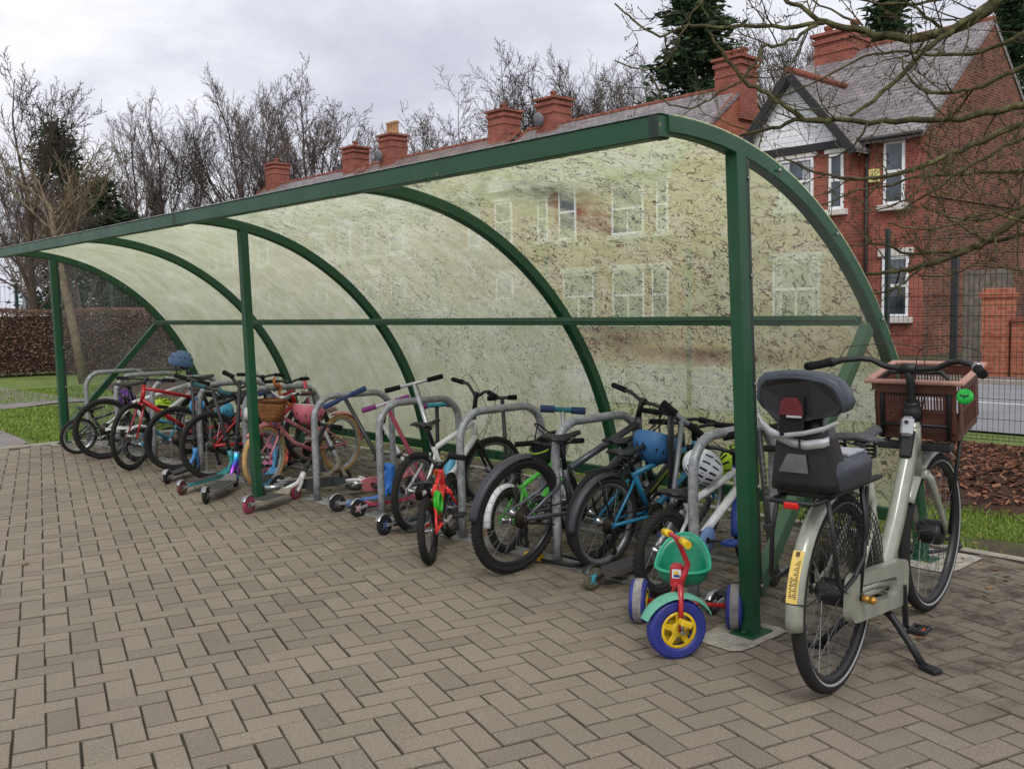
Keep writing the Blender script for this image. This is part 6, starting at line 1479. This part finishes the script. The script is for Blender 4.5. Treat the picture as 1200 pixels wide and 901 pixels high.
# evergreens
needle_tree('conifer_tree',32.2,23.9,17.5,3.6,'big dark conifer towering behind the slate roof left of the gable chimney',15000,M['conifer'],1,base=.18,leaf=.24)
needle_tree('conifer_tree',39.5,18.6,16.6,2.7,'dark conifer rising straight above the roof of the white gabled house',9000,M['conifer'],2,leaf=.24)
needle_tree('conifer_tree',43.6,14.6,15.4,3.0,'bright green conifer behind the gable at the upper right corner',8000,M['conifer'],3,leaf=.24)
needle_tree('yew_tree',11.7,45.0,10.2,3.3,'pointed dark evergreen among the bare trees at the left',9000,M['conifer'],4,base=.05,leaf=.15)
needle_tree('yew_tree',14.4,47.8,8.2,3.0,'broad low dark evergreen left of the ivy clad tree',9000,M['conifer'],5,base=.03,leaf=.17,shape=1.2)
needle_tree('yew_tree',17.2,52.0,7.4,2.4,'small dark evergreen at the foot of the ivy clad tree',6000,M['conifer'],6,base=.03,leaf=.17,shape=1.2)
# pale leaning tree beyond the end of the shelter
root=empty('young_tree',(3.58,18.74,-.04),label='pale slim leaning tree on the lawn behind the far end sheet',cat='tree')
rnd=random.Random(12); tr=MB(); tr.tube([(0,0,0),(-.12,.1,1.2),(-.26,.15,2.2),(-.34,.15,2.9),(-.45,.1,3.7)],[.10,.088,.078,.06,.045],9); tr.build('trunk',M['barkpale'],root)
cr=MB(); cf=dict(seg=[6,6,5,4],n=[7,7,6],t0=[.2,.15,.1],ang=[(25,50),(25,50),(25,50)],ls=[.6,.5,.45],rmin=.005,lv=3,up=.07,kink=.10)
for k in range(13):
    z=2.5+1.2*k/12; grow(cr,rnd,V(-.3-.12*(k/12),.14,z),rdir(rnd,V(0,0,1),math.radians(rnd.uniform(20,62))),rnd.uniform(1.2,2.1),.032,1,cf)
cr.build('crown',M['barkpale'],root)
# near tree reaching in from the right
BR= [([(4.439, -0.65, 2.779), (3.724, 0.027, 3.679), (3.571, 0.232, 3.509), (3.47, 0.364, 3.383), (3.414, 0.434, 3.294), (3.288, 0.606, 3.197), (3.146, 0.81, 3.171), (2.987, 1.048, 3.229), (2.846, 1.264, 3.32), (2.759, 1.405, 3.441), (2.689, 1.517, 3.535)], 0.036, 0.009), ([(2.846, 1.264, 3.32), (2.717, 1.499, 3.32), (2.516, 1.837, 3.353), (2.371, 2.095, 3.39), (2.28, 2.265, 3.351), (2.198, 2.445, 3.486), (2.147, 2.582, 3.625)], 0.015, 0.005), ([(2.823, 1.297, 3.324), (2.733, 1.388, 3.241), (2.627, 1.504, 3.183), (2.547, 1.59, 3.176), (2.523, 1.588, 3.102), (2.449, 1.65, 2.974), (2.396, 1.691, 2.921)], 0.012, 0.006), ([(4.386, -0.686, 1.999), (3.995, 0.085, 2.745), (3.842, 0.306, 2.727), (3.651, 0.575, 2.676), (3.464, 0.842, 2.665), (3.253, 1.143, 2.675), (3.0, 1.505, 2.719), (2.863, 1.689, 2.669), (2.705, 1.899, 2.615)], 0.021, 0.008), ([(3.47, 0.364, 3.383), (3.29, 0.512, 3.238), (3.126, 0.637, 3.091), (2.941, 0.781, 2.868), (2.795, 0.879, 2.72), (2.653, 0.978, 2.618)], 0.024, 0.008), ([(4.384, -0.688, 1.959), (3.204, -0.16, 2.562), (3.07, 0.036, 2.478), (2.902, 0.277, 2.358), (2.775, 0.456, 2.263), (2.618, 0.681, 2.19), (2.525, 0.818, 2.171), (2.367, 1.062, 2.235), (2.254, 1.245, 2.357)], 0.017, 0.005), ([(4.345, -0.715, 1.393), (3.729, -0.013, 2.094), (3.575, 0.197, 1.962), (3.497, 0.297, 1.869), (3.425, 0.39, 1.78), (3.32, 0.533, 1.699), (3.194, 0.705, 1.629), (3.087, 0.854, 1.587), (2.974, 1.014, 1.574)], 0.023, 0.009), ([(4.331, -0.724, 1.184), (3.994, 0.062, 1.903), (3.836, 0.283, 1.835), (3.687, 0.489, 1.778), (3.507, 0.741, 1.727), (3.395, 0.9, 1.727), (3.279, 1.074, 1.8), (3.166, 1.231, 1.788)], 0.013, 0.005), ([(4.359, -0.705, 1.591), (4.303, 0.168, 2.365), (4.138, 0.397, 2.317), (3.892, 0.747, 2.319), (3.702, 1.011, 2.302), (3.601, 1.145, 2.252), (3.452, 1.345, 2.212), (3.294, 1.549, 2.113)], 0.012, 0.004), ([(4.347, -0.714, 1.41), (3.394, -0.115, 2.076), (3.252, 0.087, 1.979), (3.105, 0.298, 1.901), (3.01, 0.444, 1.925), (2.912, 0.605, 2.022)], 0.012, 0.004), ([(2.471, 1.741, 2.941), (2.388, 1.813, 2.877), (2.309, 1.88, 2.813), (2.21, 1.977, 2.769), (2.126, 2.063, 2.802)], 0.009, 0.004), ([(2.378, 1.929, 3.349), (2.426, 1.868, 3.237), (2.473, 1.807, 3.114), (2.542, 1.711, 2.958), (2.632, 1.594, 2.873), (2.711, 1.492, 2.777), (2.795, 1.38, 2.675), (2.908, 1.24, 2.649)], 0.008, 0.014), ([(2.381, 1.953, 3.55), (2.337, 2.048, 3.433), (2.332, 2.097, 3.378), (2.322, 2.143, 3.247), (2.276, 2.24, 3.138), (2.199, 2.393, 3.119), (2.119, 2.563, 3.208)], 0.009, 0.004), ([(2.192, 2.114, 2.819), (2.159, 2.172, 2.909), (2.131, 2.227, 3.023)], 0.006, 0.006), ([(4.378, -0.692, 1.874), (3.874, 0.044, 2.597), (3.718, 0.258, 2.485), (3.57, 0.457, 2.363), (3.446, 0.618, 2.238), (3.327, 0.772, 2.11), (3.217, 0.915, 2.003)], 0.016, 0.005), ([(4.395, -0.68, 2.129), (3.116, -0.178, 2.903), (2.984, 0.015, 2.803), (2.867, 0.184, 2.715), (2.788, 0.3, 2.678), (2.681, 0.465, 2.682), (2.632, 0.552, 2.764), (2.607, 0.614, 2.924)], 0.013, 0.004), ([(4.408, -0.671, 2.327), (4.26, 0.182, 3.379), (4.095, 0.406, 3.28), (3.926, 0.633, 3.18), (3.759, 0.868, 3.164), (3.593, 1.11, 3.222), (3.415, 1.35, 3.168), (3.226, 1.589, 3.01), (3.057, 1.811, 2.931)], 0.013, 0.004), ([(4.321, -0.732, 1.025), (2.922, -0.269, 1.686), (2.811, -0.067, 1.837), (2.715, 0.094, 1.907), (2.609, 0.253, 1.852), (2.501, 0.414, 1.818), (2.396, 0.582, 1.868)], 0.01, 0.004), ([(3.094, 0.661, 1.625), (3.044, 0.766, 1.518), (2.968, 0.91, 1.435), (2.899, 1.063, 1.48)], 0.008, 0.004), ([(4.305, -0.742, 0.799), (4.022, 0.06, 1.501), (3.873, 0.289, 1.58), (3.717, 0.52, 1.624), (3.549, 0.749, 1.552), (3.419, 0.94, 1.6)], 0.008, 0.003), ([(2.962, 0.997, 2.618), (2.942, 1.097, 2.474), (2.903, 1.235, 2.4), (2.868, 1.38, 2.445)], 0.008, 0.003), ([(3.183, 0.631, 2.321), (3.031, 0.682, 2.116), (2.875, 0.755, 2.028), (2.693, 0.872, 1.971)], 0.009, 0.003), ([(3.32, 0.35, 1.774), (3.253, 0.516, 1.903), (3.229, 0.623, 2.066), (3.222, 0.711, 2.277)], 0.008, 0.003), ([(3.288, 0.606, 3.197), (3.217, 0.726, 3.307), (3.148, 0.844, 3.435), (3.11, 0.918, 3.558)], 0.012, 0.005), ([(2.987, 1.048, 3.229), (2.97, 1.185, 3.366), (2.926, 1.356, 3.485), (2.929, 1.458, 3.599)], 0.009, 0.004), ([(3.571, 0.232, 3.509), (3.436, 0.62, 3.466), (3.348, 0.937, 3.468), (3.252, 1.27, 3.559), (3.146, 1.618, 3.696)], 0.013, 0.005)]
root=empty('overhanging_tree',(0,0,0),label='large bare tree reaching mossy forked branches in from the right over the shelter',cat='tree')
rnd=random.Random(21); br=MB(); tw=MB()
def smooth(pts,k=3):
    P=[Vector(p) for p in pts]; o=[]
    for i in range(len(P)-1):
        a=P[max(i-1,0)];b=P[i];c=P[i+1];d=P[min(i+2,len(P)-1)]
        for j in range(k):
            t=j/k; o.append(.5*((2*b)+(c-a)*t+(2*a-5*b+4*c-d)*t*t+(3*b-a-3*c+d)*t*t*t))
    o.append(P[-1]); return o
def twig(p,d,L,r,lvl):
    n=5; pts=[p];rs=[r];q=p.copy();dd=d
    for i in range(n):
        dd=(dd+Vector((rnd.gauss(0,.16),rnd.gauss(0,.16),rnd.gauss(0,.16)+.04))).normalized(); q=q+dd*L/n; pts.append(q.copy()); rs.append(max(.0022,r*(1-.6*(i+1)/n)))
    tw.tube(pts,rs,5 if lvl==0 else 4,cap=True,smooth=False)
    tw.ell(pts[-1],(.005,.005,.008),5,4)
    if lvl<2:
        for k in range(rnd.randint(2,4) if lvl==0 else rnd.randint(1,3)):
            i=rnd.randint(1,n-1); twig(pts[i],rdir(rnd,(pts[i+1]-pts[i]).normalized(),math.radians(rnd.uniform(25,65))),L*rnd.uniform(.35,.65),rs[i]*.7,lvl+1)
for P,r0,r1 in BR:
    S=smooth(P,4); n=len(S)
    S=[p+Vector((rnd.gauss(0,.006),rnd.gauss(0,.006),rnd.gauss(0,.006))) for p in S]
    big=r0>.02
    if len(P)>7 and (Vector(P[0])-Vector(P[1])).length>.6: rs0=r0*1.7
    else: rs0=r0*1.15
    r1=r1*1.25
    rs=[(rs0+(r1-rs0)*(i/(n-1))**.8)*(1+.12*noise.noise(S[i]*6)) for i in range(n)]
    br.tube(S,rs,9)
    L=sum((S[i+1]-S[i]).length for i in range(n-1)); m_=int(L*3.8)
    for k in range(m_):
        i=rnd.randint(1,n-2); twig(S[i],rdir(rnd,(S[i+1]-S[i]).normalized(),math.radians(rnd.uniform(30,75))),rnd.uniform(.12,.55),min(rs[i]*.5,.0065),0)
jx=[Vector(P[0]) for P,r0,r1 in BR if (Vector(P[0])-Vector(P[1])).length>.6]
cx=sum((p.x for p in jx))/len(jx); cy=sum((p.y for p in jx))/len(jx)
tr=MB(); T=[(cx+.1,cy-.05,-.1),(cx+.05,cy,.5),(cx,cy,1.3),(cx,cy+.02,2.2),(cx+.03,cy,3.1),(cx,cy,4.3),(cx-.1,cy+.1,5.6)]; tr.tube(smooth(T,4),[.2-.15*(i/24) for i in range(25)],12)
br.build('branches',M['barkmoss'],root); tw.build('twigs',M['barkmoss'],root); tr.build('trunk',M['barkmoss'],root)
# ------------------------------------------------------------------ far left: white house, lamp posts
hw=empty('white_house',(0,0,0),label='distant white rendered house with a red tiled porch beyond the hedge',cat='house')
wr=paint('white render',(228,230,234),.8,dirt=.12,scale=3)
mb=MB(); mb.box((22.5,63,2.9),(7,6,5.8)); mb.build('wall',wr,hw)
mb=MB(); mb.prism([(18.8,59.8,5.6),(26.2,59.8,5.6),(22.5,59.8,8.2)],(0,1,0),6.5); mb.build('roof',M['slate'],hw,uv=True,recalc=True)
mb=MB(); mb.prism([(18.6,58.0,3.0),(21.4,58.0,3.0),(20.0,58.0,4.3)],(0,1,0),2.0); mb.build('porch_roof',mottled('red porch tiles',[(.3,(150,70,54)),(.7,(180,92,72))],3),hw,recalc=True)
mb=MB()
for x in (18.8,21.2): mb.box((x,58.2,1.5),(.18,.18,3.0))
mb.build('porch_post',wr,hw)
for x,z in ((20,4.9),(23,4.9),(25,4.9),(23.6,1.6)):
    mb=MB(); mb.box((x,59.97,z),(1.1,.06,1.2)); o=mb.build('window',M['black'],hw); mb=MB(); mb.box((x,59.92,z),(.95,.04,1.05)); mb.build('pane',M['glass'],o)
for k,(x,y,l) in enumerate(((8.87,41.4,'grey lamp post standing beyond the hedge left of the far post'),(5.4,36.5,'grey lamp post cut by the left border of the photo'))):
    lp=empty('lamp_post',(x,y,0),label=l,cat='lamp post'); MB().tube([(0,0,0),(0,0,2.2),(0,0,2.25),(0,0,7.6)],[.075,.075,.05,.04],10).build('pole',M['galv'],lp)
    MB().box((0,.35,7.65),(.22,.7,.12),b=.03).build('lantern',M['galv'],lp)
def parked(x,y,rz,col,lab):
    c=empty('parked_car',(x,y,0),(0,0,rz),lab,'car'); b=MB()
    prof=[(-2.1,.3),(-2.15,.75),(-1.6,.95),(-1.0,1.42),(.5,1.45),(1.2,.98),(2.05,.82),(2.15,.4),(2.1,.28)]
    P=[(px,-.82,z) for px,z in prof]; b.prism(P,(0,1,0),1.64); b.build('body',col,c,recalc=True)
    g=MB(); 
    for s in(-1,1): g.prism([(-.98,s*.83,1.36),(.48,s*.83,1.39),(1.05,s*.83,1.0),(-1.4,s*.83,.98)],(0,s,0),.012)
    g.build('side_glass',M['glass'],c,recalc=True)
    for wx in(-1.35,1.3):
        for s in(-1,1): w=MB(); w.lathe([(.0,-.1),(.3,-.1),(.33,-.06),(.33,.06),(.3,.1),(0,.1)],14,Matrix.Translation((wx,s*.78,.33))@Matrix.Rotation(PI/2,4,'X')); w.build('wheel',paint('car tyre',(30,30,32),.8),c)
parked(8.6,37.0,2.9,wr,'small white car parked beyond the hedge beside the grey lamp post')
parked(13.2,38.4,2.9,paint('silver car paint',(170,174,180),.3,.3,.1,5,0),'silver car parked beyond the hedge behind the far end sheet')

# ------------------------------------------------------------------ camera, light, sky
sc=bpy.context.scene
cam=bpy.data.cameras.new('camera'); co=bpy.data.objects.new('camera',cam); C.objects.link(co); sc.camera=co
cam.sensor_fit='HORIZONTAL'; cam.sensor_width=36; cam.lens=36*1109.877/1200; cam.clip_end=1500; cam.clip_start=.05
RX,RY,RZ,CP=[[0.733193, -0.6797872, -0.0178167], [-0.067318, -0.0464852, -0.9966481], [0.6766804, 0.7319348, -0.0798445], [-3.3707125, -2.1895596, 1.3822837]]
co.matrix_world=Matrix(((RX[0],-RY[0],-RZ[0],CP[0]),(RX[1],-RY[1],-RZ[1],CP[1]),(RX[2],-RY[2],-RZ[2],CP[2]),(0,0,0,1)))
SUN_EL,SUN_AZ=math.radians(45),math.radians(222)   # azimuth measured from +Y clockwise
w=bpy.data.worlds.new('World'); sc.world=w; w.use_nodes=True; nt=w.node_tree; nt.nodes.clear(); L=nt.links
out=nt.nodes.new('ShaderNodeOutputWorld'); bg=nt.nodes.new('ShaderNodeBackground'); L.new(bg.outputs[0],out.inputs[0])
sk=nt.nodes.new('ShaderNodeTexSky'); sk.sky_type='NISHITA'; sk.sun_disc=False; sk.sun_elevation=SUN_EL; sk.sun_rotation=SUN_AZ; sk.air_density=1.2; sk.dust_density=2; sk.ozone_density=2
tc=nt.nodes.new('ShaderNodeTexCoord'); mp=nt.nodes.new('ShaderNodeMapping'); mp.inputs['Scale'].default_value=(1,1,2.6); L.new(tc.outputs['Generated'],mp.inputs[0])
n1=noi(nt,mp.outputs[0],2.2,8,.6,.4); n2=noi(nt,mp.outputs[0],.9,3,.5)
cc=ramp(nt,n1,[(.3,(5.3,5.5,6.4)),(.45,(6.7,6.8,7.6)),(.56,(8.4,8.45,9.0)),(.75,(9.9,9.9,10.1))])
cov=ramp(nt,n2,[(.1,(.93,.93,.93)),(.6,(.985,.985,.985))])
mx=mixc(nt,cov,sk.outputs[0],cc); L.new(mx,bg.inputs[0]); bg.inputs[1].default_value=.1
sun=bpy.data.lights.new('sun','SUN'); so=bpy.data.objects.new('sun',sun); C.objects.link(so); sun.energy=1.5; sun.angle=math.radians(20); sun.color=(1,.96,.9)
d=Vector((math.sin(SUN_AZ)*math.cos(SUN_EL),math.cos(SUN_AZ)*math.cos(SUN_EL),math.sin(SUN_EL)))
so.rotation_euler=d.to_track_quat('Z','Y').to_euler(); so.location=(0,-5,12)
sc.view_settings.view_transform='Standard'; sc.view_settings.look='None'; sc.view_settings.gamma=1; sc.view_settings.exposure=.22; sc.view_settings.use_curve_mapping=False
sc.render.resolution_x=1024; sc.render.resolution_y=768; sc.render.engine='CYCLES'
cy=sc.cycles; cy.transparent_max_bounces=24; cy.max_bounces=8
